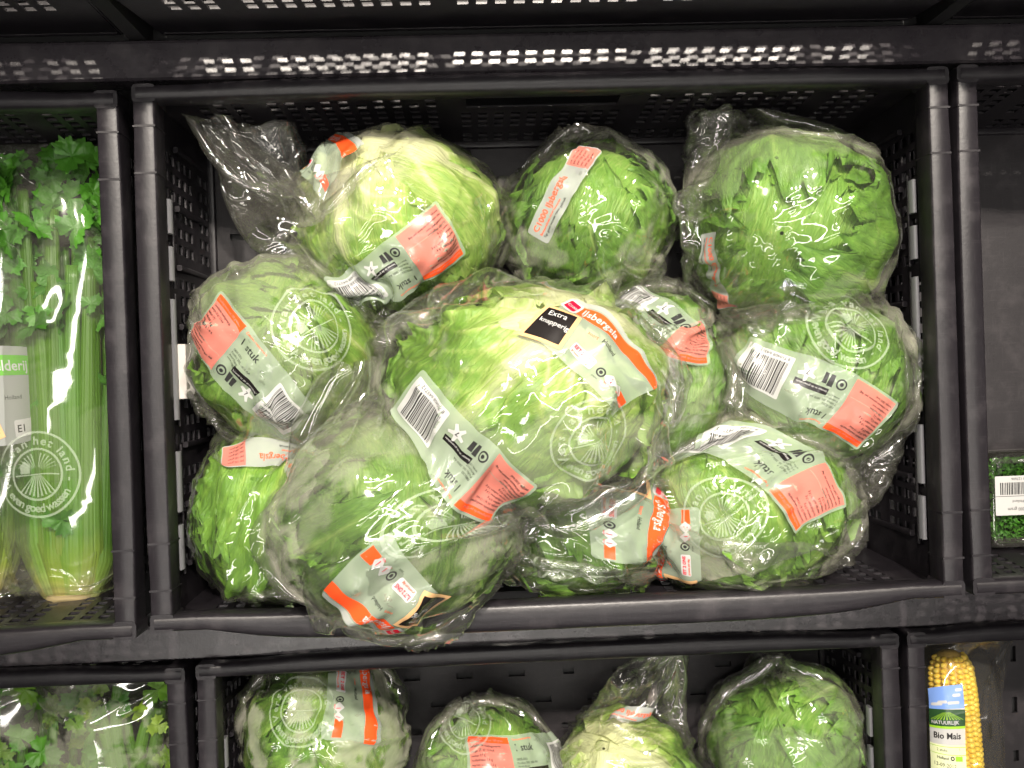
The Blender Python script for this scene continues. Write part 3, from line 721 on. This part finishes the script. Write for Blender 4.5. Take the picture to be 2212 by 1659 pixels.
# ------------------------------------------------------------------ bagged lettuces
def sdir(deg, out=0.0):
    """direction lying at deg in the picture plane, leaning out of it by out"""
    v = np.array([math.cos(math.radians(deg)), math.sin(math.radians(deg)), out]); return v / np.linalg.norm(v)
LET = [  # name key, px, py, z, R, stretch, stem dir, axis deg, lean, lneg, lpos, girth, film, tint, prints, label
 dict(k='L1', lo=1.4, ga=.004, p=(862, 485), z=-66, R=75, st=(1.06, .95, .95), stem=(-.35, .75, .55), ax=(143, 0.1), l=(82, 150), g=1.16, mist=0.14, tint=(1.12, 1.12, 1.02), pr=[('back', 850, 575, 208), ('front', 690, 300, -25)], lab='pale lettuce with its bag tail sticking out to the upper left'),
 dict(k='L2', p=(1268, 478), z=-74, R=67, st=(1, .95, 1), stem=(.2, -.5, -.8), ax=(98, .0), l=(74, 76), g=1.13, mist=0.22, tint=(.92, .98, .95), pr=[('strip', 1205, 400, 60)], lab='smaller lettuce in the middle of the back row with a curved printed strip'),
 dict(k='L3', ga=.03, p=(1690, 490), z=-62, R=79, st=(1, 1, 1), stem=(.3, .2, -.9), ax=(112, .06), l=(86, 112), g=1.18, mist=0.1, tint=(1.0, 1.05, 1.0), pr=[('strip', 1530, 590, -82)], lab='large green lettuce at the back right under a clear baggy hood'),
 dict(k='L4', p=(620, 755), z=-66, R=75, st=(1, .96, 1), stem=(-.2, -.5, -.8), ax=(20, .0), l=(84, 88), g=1.14, mist=0.2, tint=(1.0, 1.0, .95), pr=[('back', 520, 815, -50), ('emblem', 690, 700, 30)], lab='lettuce by the left wall with pink nutrition print slanting down it'),
 dict(k='L6', p=(1392, 835), z=-78, R=74, st=(1, 1, 1), stem=(-.3, .3, -.9), ax=(70, .0), l=(78, 84), g=1.12, mist=0.2, tint=(.86, .95, .9), pr=[('back', 1420, 690, 152)], lab='lettuce tucked behind the right side of the topmost one'),
 dict(k='L7', ga=.03, p=(1756, 815), z=-66, R=75, st=(1.02, .94, 1), stem=(.1, .6, -.7), ax=(-28, .05), l=(84, 108), g=1.18, mist=0.18, tint=(.92, 1.0, .93), pr=[('back', 1765, 865, 159), ('emblem', 1850, 705, -40)], lab='lettuce by the right wall with barcode and pink block upside down'),
 dict(k='L8', p=(598, 1112), z=-72, R=68, st=(.92, 1.12, 1), stem=(.3, .8, -.5), ax=(85, .0), l=(78, 80), g=1.12, mist=0.0, tint=(.98, 1.05, .75), pr=[('strip', 585, 968, 175)], lab='smooth bright green lettuce in the front left corner, half hidden'),
 dict(k='L10', lo=1.6, p=(1240, 1118), z=-66, R=70, st=(1.05, .95, 1), stem=(-.2, .6, -.7), ax=(10, .0), l=(80, 82), g=1.14, mist=0.05, tint=(.95, 1.0, .92), pr=[('front', 1385, 1120, -97), ('emblem', 1240, 1235, 20)], lab='lettuce at the front middle, below the topmost one'),
 dict(k='L11', lo=1.3, p=(1605, 1092), z=-64, R=78, st=(1.02, .98, 1), stem=(-.25, .85, -.3), ax=(-35, .0), l=(84, 90), g=1.13, mist=0.15, tint=(1.0, 1.05, .9), pr=[('back', 1690, 985, 146), ('front', 1440, 1215, 99), ('emblem', 1570, 1125, 25)], lab='lettuce at the front right with the white round emblem facing out'),
 dict(k='L9', less=46, p=(850, 1118), z=14, R=83, st=(1.03, .98, 1), stem=(-.5, -.4, -.8), ax=(235, 0.12), l=(80, 74), g=1.1, mist=0.26, tint=(.9, .98, .9), pr=[('front', 820, 1315, 135), ('emblem', 1005, 1140, 15)], lab='heavily misted lettuce hanging over the front rim with an orange stripe label'),
 dict(k='L5', lo=2.0, p=(1130, 850), z=14, R=84, st=(1.14, 0.93, 1), stem=(.35, .62, .7), ax=(160, .0), l=(98, 112), g=1.22, mist=0.2, tint=(1.08, 1.1, 1.02), pr=[('front', 1318, 745, -45), ('back', 985, 1000, 133), ('emblem', 1295, 965, 25)], lab='topmost big pale lettuce in the centre of the pile'),
 dict(k='M1', p=(700, 1592), z=-186, R=73, st=(1, 1, 1), stem=(-.2, -.6, -.7), ax=(96, .0), l=(84, 92), g=1.15, mist=0.45, tint=(.95, 1.02, .9), pr=[('front', 768, 1482, -90), ('emblem', 640, 1530, 0)], lab='misted lettuce at the left of the lower crate with an orange stripe label'),
 dict(k='M2', less=25, p=(1062, 1682), z=-192, R=66, st=(1, 1, 1), stem=(-.2, -.6, -.7), ax=(100, .0), l=(76, 74), g=1.14, mist=0.16, tint=(.9, 1.0, .88), pr=[('back', 1165, 1655, 5), ('emblem', 990, 1550, -20)], lab='second lettuce from the left in the lower crate, emblem on its bag peak'),
 dict(k='M3', p=(1348, 1694), z=-188, R=62, st=(1, 1, 1), stem=(-.35, .75, .55), ax=(68, .0), l=(70, 140), g=1.16, mist=0.0, tint=(1.1, 1.1, 1.0), pr=[('strip', 1400, 1555, 10)], lab='pale lettuce in the lower crate with twisted bag neck standing up', tw=2.6),
 dict(k='M4', p=(1692, 1622), z=-186, R=70, st=(1, 1, 1), stem=(.2, -.6, -.7), ax=(92, .0), l=(80, 84), g=1.17, mist=0.14, tint=(.88, 1.0, .88), pr=[], lab='plain round lettuce at the right of the lower crate'),
]
for h in LET: h['c'] = at(*h['p'], h['z'])
def bagged_lettuce(h, seed):
    c = h['c']; R = h['R']; st = np.array(h['st'])
    leaves = head_leaves(R, st, h['stem'], seed, 8, h.get('lo', 1.0))
    t = empty('bagged_lettuce', c, h['lab'], 'lettuce', 'bagged iceberg lettuces')
    hd = mesh_object('lettuce_head', leaves[0][0], leaves[0][1], M['leaf'], t, uv=leaves[0][2], attrs={'vein': leaves[0][3], 'pale': leaves[0][4]})
    hd.color = (*h['tint'], 1)
    r = random.Random(seed)
    for V, F, uv, ve, pa in leaves[1:]:
        o = mesh_object('leaf', V, F, M['leaf'], hd, uv=uv, attrs={'vein': ve, 'pale': pa})
        q = r.uniform(.9, 1.1); o.color = (h['tint'][0] * q, h['tint'][1] * q * r.uniform(.97, 1.03), h['tint'][2] * q, 1)
    rm = Radial(leaves, R)
    others = [(g['c'] - c, g['R'] * .96) for g in LET if g is not h and np.linalg.norm(g['c'] - c) < 320]
    floor = (-CH if h['k'][0] == 'L' else -114 - CH) + 8 - c[2]
    def collide(Q):
        Q = np.array(Q, np.float32)
        for oc, orr in others:
            d = Q - oc.astype(np.float32); l = np.sqrt((d * d).sum(-1)); m = l < orr
            if m.any(): Q[m] = (oc + d[m] / l[m][:, None] * orr)
        if h['k'][0] == 'L' and h['k'] != 'L9':
            lo = np.array([-281, -181]) - c[:2]; hi = np.array([281, 181]) - c[:2]
            Q[:, 0] = np.clip(Q[:, 0], lo[0], hi[0]); Q[:, 1] = np.clip(Q[:, 1], lo[1], hi[1])
        Q[:, 2] = np.maximum(Q[:, 2], floor)
        l = np.sqrt((Q * Q).sum(-1)); rr = rm.radius(Q, l) + 1.8; m = l < rr
        Q[m] = Q[m] / l[m][:, None] * rr[m][:, None]
        return Q
    ax = sdir(*h['ax']); wd = np.cross(ax, [0, 0, 1.0])
    G, ht, hs = drape(collide, ax, wd, h['l'][0], h['l'][1], 2 * math.pi * R * (h['g'] + .10), None, seed, twist=h.get('tw', 0), gather=h.get('ga', .07), rest=math.pi * R * 1.06 + max(0, sum(h['l']) - 2 * R) * 1.12 + 14 - h.get('less', 0), grav=(0, 0, -.05) if h['k'] == 'L9' else (0, -.10, -.12))
    f = Film(G, ht, hs, c, seed=seed, crumple=1.6)
    q = f.G.reshape(-1, 3); l = np.linalg.norm(q, axis=1); gap = np.clip(l - rm.radius(q, l), 0, 20)
    bag = f.build('bag', M['film'], t, gap, h['mist'])
    for k, (kind, x, y, ang) in enumerate(h['pr']):
        PR[kind].onto(f, PR_NAME[kind], bag, x, y, ang, .94, layer0=3 * k)
    return t
for k, h in enumerate(LET): bagged_lettuce(h, 11 + 7 * k)

# ------------------------------------------------------------------ celery
def celery_mat():
    m, N, L, out = new_mat('celery_stalk')
    uv = N('UVMap'); sp = N('SeparateXYZ'); L(uv.outputs[0], sp.inputs[0]); oi = N('ObjectInfo')
    mp = N('Mapping'); mp.inputs['Scale'].default_value = (26, 1.2, 1); L(uv.outputs[0], mp.inputs[0])
    nz = N('TexNoise', i_Scale=1.0, i_Detail=3.0); L(mp.outputs[0], nz.inputs['Vector'])
    rp = ramp(N, [(0.0, (0.42, 0.30, 0.13)), (0.035, (0.52, 0.52, 0.22)), (0.10, (0.26, 0.42, 0.06)), (0.22, (0.052, 0.175, 0.008)), (1.0, (0.03, 0.125, 0.006))])
    L(sp.outputs[1], rp.inputs[0])
    c = mixc(N, L, math_(N, L, 'MULTIPLY', nz.outputs[0], .55), rp.outputs[0], (.095, .23, .012))
    c = mixc(N, L, 1.0, c, oi.outputs['Color'], 'MULTIPLY')
    p = N('BsdfPrincipled', i_Roughness=0.38); L(c, p.inputs['Base Color'])
    bp = N('Bump', i_Strength=0.4, i_Distance=0.001); L(nz.outputs[0], bp.inputs['Height']); L(bp.outputs[0], p.inputs['Normal'])
    tr = N('BsdfTranslucent'); L(c, tr.inputs[0]); mx = N('MixShader', i_0=.15); L(p.outputs[0], mx.inputs[1]); L(tr.outputs[0], mx.inputs[2]); L(mx.outputs[0], out.inputs[0])
    return m
def celery_leaf_mat():
    m, N, L, out = new_mat('celery_leaf')
    tc = N('TexCoord'); oi = N('ObjectInfo'); nz = N('TexNoise', i_Scale=60.0, i_Detail=3.0); L(tc.outputs['Object'], nz.inputs['Vector'])
    c = mixc(N, L, nz.outputs[0], (0.030, 0.15, 0.009), (0.10, 0.29, 0.03)); c = mixc(N, L, 1.0, c, oi.outputs['Color'], 'MULTIPLY')
    p = N('BsdfPrincipled', i_Roughness=0.45); L(c, p.inputs['Base Color']); bp = N('Bump', i_Strength=.8, i_Distance=.0012); nb = N('TexNoise', i_Scale=170.0, i_Detail=3.0, i_Distortion=1.5); L(tc.outputs['Object'], nb.inputs['Vector']); L(nb.outputs[0], bp.inputs['Height']); L(bp.outputs[0], p.inputs['Normal']); tr = N('BsdfTranslucent'); L(c, tr.inputs[0])
    mx = N('MixShader', i_0=.3); L(p.outputs[0], mx.inputs[1]); L(tr.outputs[0], mx.inputs[2]); L(mx.outputs[0], out.inputs[0]); return m
M['stalk'] = celery_mat(); M['cleaf'] = celery_leaf_mat()
def stalk_mesh(path, wid, facing, n=60):
    """ribbed crescent swept along path; facing = the way the ribbed back looks"""
    path = np.asarray(path, float); m = len(path); T = unit(np.gradient(path, axis=0)); V = np.zeros((m, n, 3)); UV = np.zeros((m, n, 2))
    for k in range(m):
        f = np.asarray(facing, float); f = f - T[k] * (f @ T[k]); f /= np.linalg.norm(f); s = np.cross(T[k], f); w = wid[k]
        for j in range(n):
            h = n // 2
            if j < h:
                a = math.pi * (j / (h - 1)); q = 1 + .05 * math.cos(a * 16); x, y = -math.cos(a) * w * q, math.sin(a) * w * .62 * q
            else:
                a = math.pi * ((j - h) / (n - h - 1)); x, y = math.cos(a) * w * .8, math.sin(a) * w * .12
            V[k, j] = path[k] + s * x + f * y; UV[k, j] = (j / n, k / (m - 1))
    b_ = MB(); b_.sweep(None, list(V)); return np.array(b_.V), b_.F, UV.reshape(-1, 2)
def leaflet(size, seed, fold=.25):
    r = np.random.RandomState(seed); nr, na = 7, 64; V = []; F = []
    for i in range(nr):
        for j in range(na):
            a = -math.pi * .93 + 2 * math.pi * .93 * j / (na - 1); t = i / (nr - 1)
            lobe = .52 + .40 * abs(math.cos(1.5 * a)) ** .8; tooth = 1 + .10 * math.cos(a * 13 + seed) + .08 * math.cos(a * 23 + 2 * seed)
            rr = size * lobe * (tooth if i == nr - 1 else 1) * t * (1.25 if abs(a) < .6 else 1)
            x, y = rr * math.cos(a), rr * math.sin(a)
            V.append((x, y, fold * abs(y) + .10 * size * math.sin(x / size * 4 + seed) + .05 * size * math.sin(a * 6 + seed) * t - .010 * x * x / size * 12 * r.uniform(.9, 1.1)))
    for i in range(nr - 1):
        for j in range(na - 1): F.append((i * na + j, (i + 1) * na + j, (i + 1) * na + j + 1, i * na + j + 1))
    return np.array(V), F
def turn(V, d, up, roll=0.0):
    d = np.asarray(d, float) / np.linalg.norm(d); u = np.asarray(up, float); u = u - d * (u @ d); u /= np.linalg.norm(u); s = np.cross(u, d)
    u2 = u * math.cos(roll) + s * math.sin(roll); s2 = np.cross(u2, d); return V[:, :1] * d + V[:, 1:2] * s2 + V[:, 2:] * u2
def ellipsoid_collide(ax, floor=-1e9, p=2.6, box=None):
    ax = np.asarray(ax, np.float32)
    def f(Q):
        Q = np.array(Q, np.float32); 
        if box is not None: Q[:, 0] = np.clip(Q[:, 0], box[0], box[1]); Q[:, 1] = np.clip(Q[:, 1], box[2], box[3])
        Q[:, 2] = np.maximum(Q[:, 2], floor)
        l = (np.abs(Q / ax) ** p).sum(-1) ** (1 / p); m = l < 1; Q[m] = Q[m] / np.maximum(l[m], .05)[:, None]; return Q
    return f
def celery_label():
    p = Print()
    p.rrect(-45, -27, 34, 27, 3, 'silver', 0); p.rect(-45, 11, 33.6, 22, 'green', 1); p.text('Bleekselderij', -27, 13.6, 8.2, 'white', 2, 0, .12)
    p.rect(8, -22.5, 33.8, -14.5, 'green', 1); p.rrect(2, -23.5, 13, -13.5, 1, 'white', 2); p.quad([(12, -24), (13, -13), (20, -18.4), (20, -18.6)], 'white', 2)
    p.text('E1', 3.4, -20.6, 6, 'text', 3, 0, .08); p.text('Holland', -2, -2, 3.4, 'text', 1)
    p.quad([(-38, -33), (-4, -22), (-16, 14), (-46, 4)], 'wood', 3); p.quad([(-37, -29.6), (-7, -19.8), (-17.6, 11), (-44, 2)], 'black', 4); p.text('lekker fris', -37, -10, 5.4, 'chalk', 5, .32); p.text('als snack', -34, -18, 5.4, 'chalk', 5, .32)
    return p
PR['celery'] = celery_label(); PR_NAME['celery'] = 'printed_label'
def celery(base, top, half, seed, label, nst=23, prints=(), mist=.05, thick=26, stalk_w=9.0, leaves=60, girth=1.14, leaf_from=.62, box=None, fan=1.0, yellow=0):
    """bunch from base (root) to top, half = half width; local origin midway"""
    base, top = np.asarray(base, float), np.asarray(top, float); c = (base + top) / 2; A = top - base; Ln = np.linalg.norm(A); A /= Ln
    side = unit(np.cross(A, [0, 0, 1.0])); out = np.cross(side, A); r = random.Random(seed)
    t = empty('bagged_celery', base + (0, 0, -thick), label, 'celery', 'bagged celery'); org = base + (0, 0, -thick)
    bunch = None
    for k in range(nst):
        x = -1 + 2 * (k + .5) / nst + r.uniform(-.05, .05); lay = (.9 if k % 2 else .25) * math.sqrt(max(.1, 1 - x * x)); ln = Ln * r.uniform(.62, .95)
        ts = np.linspace(0, 1, 26)
        bulge = np.clip(ts / .16, 0, 1) ** .7
        wob = r.uniform(-.12, .12)
        xs = half * x * (.30 + .48 * bulge + .26 * ts * fan) + half * wob * ts ** 2 + half * .5 * yellow * np.sin(ts * 5 + k) * .3; zs = thick * (lay * (.45 + .55 * bulge) - .1)
        P = base + ts[:, None] * ln * A + xs[:, None] * side + zs[:, None] * out
        wd = stalk_w * (1.0 - .42 * ts) * (.75 + .25 * bulge) * r.uniform(.85, 1.12)
        fac = out * (.5 + lay) + side * x * .8
        V, F, uv = stalk_mesh(P - org, wd, fac)
        o = mesh_object('stalk', V, F, M['stalk'], t, uv=uv); q = r.uniform(.85, 1.2); o.color = (q * r.uniform(.95, 1.25), q, q * .9, 1)
    b_ = MB(); secs = []
    for q in range(5):                         # cut root
        rr = (half * .42) * (1, 1.04, .95, .8, .3)[q]; secs.append(np.array([(base - org) + side * rr * math.cos(a) + out * (rr * .8 * math.sin(a) + 3) + A * (10 - q * 4 - (0, 0, 0, 0, -2)[q]) for a in np.linspace(0, 6.283, 18, endpoint=False)]))
    b_.sweep(None, secs); M.setdefault('root', flat_mat('celery_root', (.42, .33, .16), .8)); b_.build('root', M['root'], t, True)
    for k in range(leaves):
        sz = r.uniform(9, 18); V, F = leaflet(sz, seed + k, r.uniform(.1, .35)); tt = leaf_from + (1 - leaf_from) * r.random() ** .8 if k % 7 else r.uniform(.12, .6)
        d = A * r.uniform(-.5, 1) + side * r.uniform(-1, 1) + out * r.uniform(-.2, .5); u_ = out + side * r.uniform(-.5, .5) + A * r.uniform(-.3, .3)
        pos = base - org + A * Ln * tt + side * half * r.uniform(-.95, .95) + out * thick * r.uniform(.35, 1.15)
        o = mesh_object('leaf', turn(V, d, u_, r.uniform(-.4, .4)) + pos, F, M['cleaf'], t); q = r.uniform(.7, 1.35); o.color = (q * (1 + yellow * r.random() * 2.2), q * (1 + .35 * yellow), q, 1)
    ell = np.abs(side) * (half + 5) + np.abs(A) * (Ln / 2 + 12) + np.abs(out) * (thick + 8)
    bx = None if box is None else (box[0] - c[0], box[1] - c[0], box[2] - c[1], box[3] - c[1])
    G, ht, hs = drape(ellipsoid_collide(ell, -thick - 12, 3.0, bx), A, side, Ln / 2 + 22, Ln / 2 + 34, (half + 5 + thick + 8) * 3.4 * girth, None, seed, nt=84, ns=120, slack=1.06, steps=26, its=4, suck=0.0, grav=(0, -.04, -.1))
    # draw the sides in: the solver only knows a ball, so pull towards the bunch axis instead
    fl = Film(G, ht, hs, c, seed=seed, crumple=.28)
    g_ = np.full(fl.G.shape[0] * fl.G.shape[1], 2.5)
    bag = fl.build('bag', M['film'], t, g_, mist); bag.location = (c - org) * S
    for k, (kind, x, y, ang) in enumerate(prints): 
        o = PR[kind].onto(fl, PR_NAME[kind], bag, x, y, ang, layer0=3 * k)
    return t
celery(at(158, 1302, -112), at(120, 345, -105), 46, 301, 'bagged celery bunch with ribbed stalks beside the lettuce crate', prints=[('emblem', 72, 1035, 4)], box=(-900, -334, -185, 182))
celery(at(-45, 1290, -112), at(-40, 350, -105), 38, 302, 'celery bunch at the left edge with the green printed label', prints=[('celery', 22, 852, 4)], box=(-900, -368, -185, 182))
celery(at(255, 1900, -205), at(235, 1420, -205), 58, 303, 'misted celery heart pack in the lower left crate beside its rim', nst=11, mist=.22, leaves=60, leaf_from=.12, stalk_w=8, thick=22, yellow=.8, box=(-900, -322, -640, -255))
celery(at(-20, 1900, -205), at(-40, 1420, -205), 52, 304, 'misted celery heart pack cut off by the lower left picture corner', nst=11, mist=.22, leaves=52, leaf_from=.12, stalk_w=8, thick=22, yellow=.4, box=(-900, -425, -640, -255))

# ------------------------------------------------------------------ corn
def kernel_mesh():
    V, F = [], []; n, m = 8, 5
    for i in range(m):
        a = (i + .35) / (m - .3) * math.pi * .62
        for j in range(n):
            t = 2 * math.pi * j / n; ct, st = math.cos(t), math.sin(t)
            V.append((3.0 * math.sin(a) ** .6 * math.copysign(abs(ct) ** .8, ct), 2.5 * math.sin(a) ** .6 * math.copysign(abs(st) ** .8, st), 3.6 * math.cos(a)))
    for i in range(m - 1):
        for j in range(n): F.append((i * n + j, (i + 1) * n + j, (i + 1) * n + (j + 1) % n, i * n + (j + 1) % n))
    F.append(tuple(range(n))); return np.array(V), F
def corn_mat():
    m, N, L, out = new_mat('corn_kernel'); oi = N('ObjectInfo')
    c = mixc(N, L, oi.outputs['Random'], (0.76, 0.50, 0.045), (0.84, 0.62, 0.10)); p = N('BsdfPrincipled', i_Roughness=0.22)
    L(c, p.inputs['Base Color']); p.inputs['Subsurface Weight'].default_value = .15; p.inputs['Subsurface Radius'].default_value = (.004, .002, .0006); p.inputs['Subsurface Scale'].default_value = 1
    L(p.outputs[0], out.inputs[0]); return m
M['corn'] = corn_mat(); M['cob'] = flat_mat('corn_cob', (.55, .36, .08), .6)
KV, KF = kernel_mesh(); K0 = None
def corn_label():
    p = Print()
    p.rrect(-15, -58, 15, 34, 1, 'white', 0); p.rect(-15, 16, 15, 34, 'sky', 1)
    for (x, y, w) in ((-8, 20, 5), (-3, 21.4, 4), (6, 20.4, 5), (9, 26, 3.5), (11, 30, 3)): p.rrect(x - w, y - 1.1, x + w, y + 1.3, 1.1, 'white', 2)
    p.quad([(-15, 3), (15, 3), (15, 15), (-15, 16.4)], 'field', 2)
    for k in range(-5, 6): p.quad([(k * .5 - .12, 13.5), (k * .5 + .12, 13.5), (k * 2.6 + .4, 8), (k * 2.6 - .4, 8)], 'lime', 3)
    p.text('NATUURLIJK', -12.8, 4.6, 3.9, 'white', 3, 0, .08); p.rect(-15, 1.2, 15, 3, 'lime', 2)
    p.text('Bio Mais', -11.5, -6.4, 6.6, 'black', 1, 0, .16)
    p.rect(-15, -57, 15, -11, 'paper', 1); p.text('2 stuks', -9, -16, 3, 'text', 2); p.text('1', 9, -15, 3, 'text', 2); p.text('Holland', -9, -22, 3, 'text', 2, 0, .06)
    p.rect(-15, -12.6, 15, -12.2, 'lime', 2); p.rect(-15, -18.4, 15, -18.0, 'lime', 2); p.rect(6, -22.5, 12, -18.9, 'lime', 2); p.ring(3.6, -20.7, .8, 1.7, 'text', 2, 14)
    p.text('13-09-2012', -12, -27.6, 4.0, 'text', 2)
    r = random.Random(9); x = -9.5
    while x < 10: w = r.choice((.4, .7, 1.0)); p.rect(x, -38, x + w, -30, 'text', 2, 4); x += w + r.choice((.4, .8))
    p.text('8 712345 012', -9, -41, 2.6, 'text', 2)
    return p
INK.update({'sky': ink('ink_sky', (.16, .28, .62)), 'field': ink('ink_field', (.02, .06, .02)), 'lime': ink('ink_lime', (.28, .52, .03)), 'paper': ink('ink_pale_green_paper', (.66, .70, .42))}); INKS[:] = list(INK)
PR['corn'] = corn_label(); PR_NAME['corn'] = 'printed_label'
tc_ = at(2048, 1405, -190); bc_ = at(2075, 1760, -190); A = bc_ - tc_; Lc = np.linalg.norm(A); A /= Lc; sd_ = unit(np.cross(A, [0, 0, 1.0])); ou_ = np.cross(sd_, A)
if ou_[2] < 0: ou_ = -ou_
t = empty('corn_pack', tc_, 'wrapped yellow corn cobs with a printed paper label in the lower right crate', 'corn')
for ci, (ox, oz, ob) in enumerate(((0, 0, 0), (-14, -26, 10))):
    b_ = MB(); secs = []; prof = [(0, 6), (4, 12), (14, 17), (40, 19), (Lc, 19.5)]
    for (q, rr) in prof: secs.append(np.array([A * (q + ob) + sd_ * (ox + rr * math.cos(a)) + ou_ * (oz + rr * math.sin(a)) for a in np.linspace(0, 6.283, 16, endpoint=False)]))
    b_.sweep(None, secs); cob = b_.build('cob', M['cob'], t, True)
    nrow = 16; q = 5.0; k = 0
    while q < Lc:
        rr = np.interp(q, [p_[0] for p_ in prof], [p_[1] for p_ in prof])
        for j in range(nrow):
            a = 2 * math.pi * j / nrow + .02 * k; n_ = sd_ * math.cos(a) + ou_ * math.sin(a)
            if n_[2] < (-.15 if ci == 0 else .0): continue
            pos = A * (q + ob + (j % 2) * .6) + sd_ * ox + ou_ * oz + n_ * rr; T_ = np.cross(n_, A)
            if K0 is None: o = K0 = mesh_object('kernel', KV, KF, M['corn'], cob)
            else: o = K0.copy(); col.objects.link(o); o.parent = cob
            rnd = random.Random(k * 31 + j); f_ = (rr / 19.5) * 1.16
            o.matrix_local = Matrix(((T_[0] * f_, A[0], n_[0], pos[0] * S), (T_[1] * f_, A[1], n_[1], pos[1] * S), (T_[2] * f_, A[2], n_[2], pos[2] * S), (0, 0, 0, 1))) @ Matrix.Scale(rnd.uniform(.95, 1.08), 4)
        q += 4.9; k += 1
cc_ = tc_ + A * (Lc * .5) + np.array([6, 0, -8]); ell = np.abs(sd_) * 34 + np.abs(A) * (Lc / 2 + 8) + np.abs(ou_) * 34
G, ht, hs = drape(ellipsoid_collide(ell, -60, 3.0), A, sd_, Lc / 2 + 22, Lc / 2 + 10, 292, None, 77, nt=72, ns=80, slack=1.06, steps=26, its=4, suck=0, grav=(0, 0, -.1))
fl = Film(G, ht, hs, cc_, seed=77, crumple=.8); bag = fl.build('bag', M['film'], t, np.full(fl.G.shape[0] * fl.G.shape[1], 1.0), 0.0); bag.location = (cc_ - tc_) * S
PR['corn'].onto(fl, 'printed_label', bag, 2050, 1590, -3)

# ------------------------------------------------------------------ cress punnet
c0 = at(2122, 975, -112); c1 = at(2122, 1185, -112); x0 = c0[0]; y1, y0 = c0[1], c1[1]; x1 = x0 + 120
t = empty('cress_punnet', ((x0 + x1) / 2, (y0 + y1) / 2, -CH + 6), 'plastic punnet of green cress at the right edge with a white label', 'cress'); ox, oy, oz = (x0 + x1) / 2, (y0 + y1) / 2, -CH + 6
hx, hy = (x1 - x0) / 2, (y1 - y0) / 2
M['tray'] = flat_mat('black_tray', (.012, .012, .012), .25)
def shell(x, y, z0, z1, inset, r, th, n=6):
    """open rounded box: rings of points from rim to bottom"""
    rings = []
    for (zz, dx) in ((z1, 0), (z0 + 4, inset), (z0, inset + 4)):
        ring = []
        for (cx, cy, a0) in ((1, 1, 0), (-1, 1, 90), (-1, -1, 180), (1, -1, 270)):
            for k in range(n):
                a = math.radians(a0 + 90 * k / (n - 1)); ring.append((cx * (x - dx - r) + r * math.cos(a), cy * (y - dx - r) + r * math.sin(a), zz))
        rings.append(ring)
    m = len(rings[0]); V = [p for q in rings for p in q]; F = []
    for i in range(2):
        for j in range(m): F.append((i * m + j, (i + 1) * m + j, (i + 1) * m + (j + 1) % m, i * m + (j + 1) % m))
    F.append(tuple(range(2 * m, 3 * m))); return np.array(V, float), F
V, F = shell(hx, hy, 0, 30, 5, 8, 1); mesh_object('tray', V, F, M['tray'], t)
V, F = shell(hx + .8, hy + .8, 0, -12, 3, 8, 1); V[:, 2] = -V[:, 2] * 1.0; V[:, 2] = 29 + np.where(V[:, 2] > 6, 0, 12 - V[:, 2] * .2); lid = mesh_object('lid', V, F, M['film'], t, attrs={'mist': np.zeros(len(V))})
b_ = MB()
for s_ in (-1, 1): b_.box(-hx + 6, hx - 6, s_ * (hy - 8) - 2.4, s_ * (hy - 8) + 2.4, 40.5, 43.5, 1.3)
V = np.array(b_.V); mesh_object('lid_ridge', V, b_.F, M['film'], t, attrs={'mist': np.zeros(len(V))})
r = np.random.RandomState(8); n = 5200
P = np.stack([r.uniform(-hx + 6, hx - 6, n), r.uniform(-hy + 6, hy - 6, n), 24 + 12 * r.rand(n)], -1); a = unit(r.normal(size=(n, 3)) + (0, 0, .8)); b2 = unit(np.cross(a, r.normal(size=(n, 3)))); sz = r.uniform(1.0, 2.2, (n, 1)); b3 = np.cross(a, b2)
V = np.concatenate([P + b2 * sz, P + b3 * sz * .7 + a * .4, P - b2 * sz, P - b3 * sz * .7 + a * .4], 1).reshape(-1, 3)
o = mesh_object('cress_leaves', V, np.arange(4 * n).reshape(-1, 4), M['cleaf'], t, False); o['kind'] = 'stuff'; o.color = (1.0, 1.1, .8, 1)
p = Print(); p.rrect(-26, -21, 26, 21, 1, 'white', 0); p.rect(-26, .4, 26, .9, 'text', 1); p.rect(-8, .9, -7.4, 21, 'text', 1); p.rect(-26, 10, -8, 10.5, 'text', 1); p.text('200 gram', -6, 13, 5, 'text', 1); p.text('tuinkers', -24, 13, 4, 'text', 1); p.text('1', -18, 3, 5, 'text', 1); p.text('Holland', -5, 5, 4, 'text', 1)
rr_ = random.Random(2); x = -22
while x < 20: w = rr_.choice((.5, .8, 1.2)); p.rect(x, -14, x + w, -1, 'text', 1, 5); x += w + rr_.choice((.5, .9))
p.text('8 718408 127606', -20, -19, 4, 'text', 1)
lc = at(2185, 1070, -104)
P2 = np.array(p.V) * -.8; lz = np.array(p.L) * .15 + 41.3
used = sorted(set(p.I)); mesh_object('printed_label', np.column_stack([P2[:, 0] + lc[0] - ox + 6, P2[:, 1] + lc[1] - oy, lz]), p.F, [INK[INKS[k]] for k in used], t, False, midx=[used.index(k) for k in p.I])

# ------------------------------------------------------------------ stand the display up in the world
for o in list(scene.objects):
    if o.parent is None:
        o.matrix_world = TILT @ Matrix.LocRotScale(o.location, o.rotation_euler, o.scale)
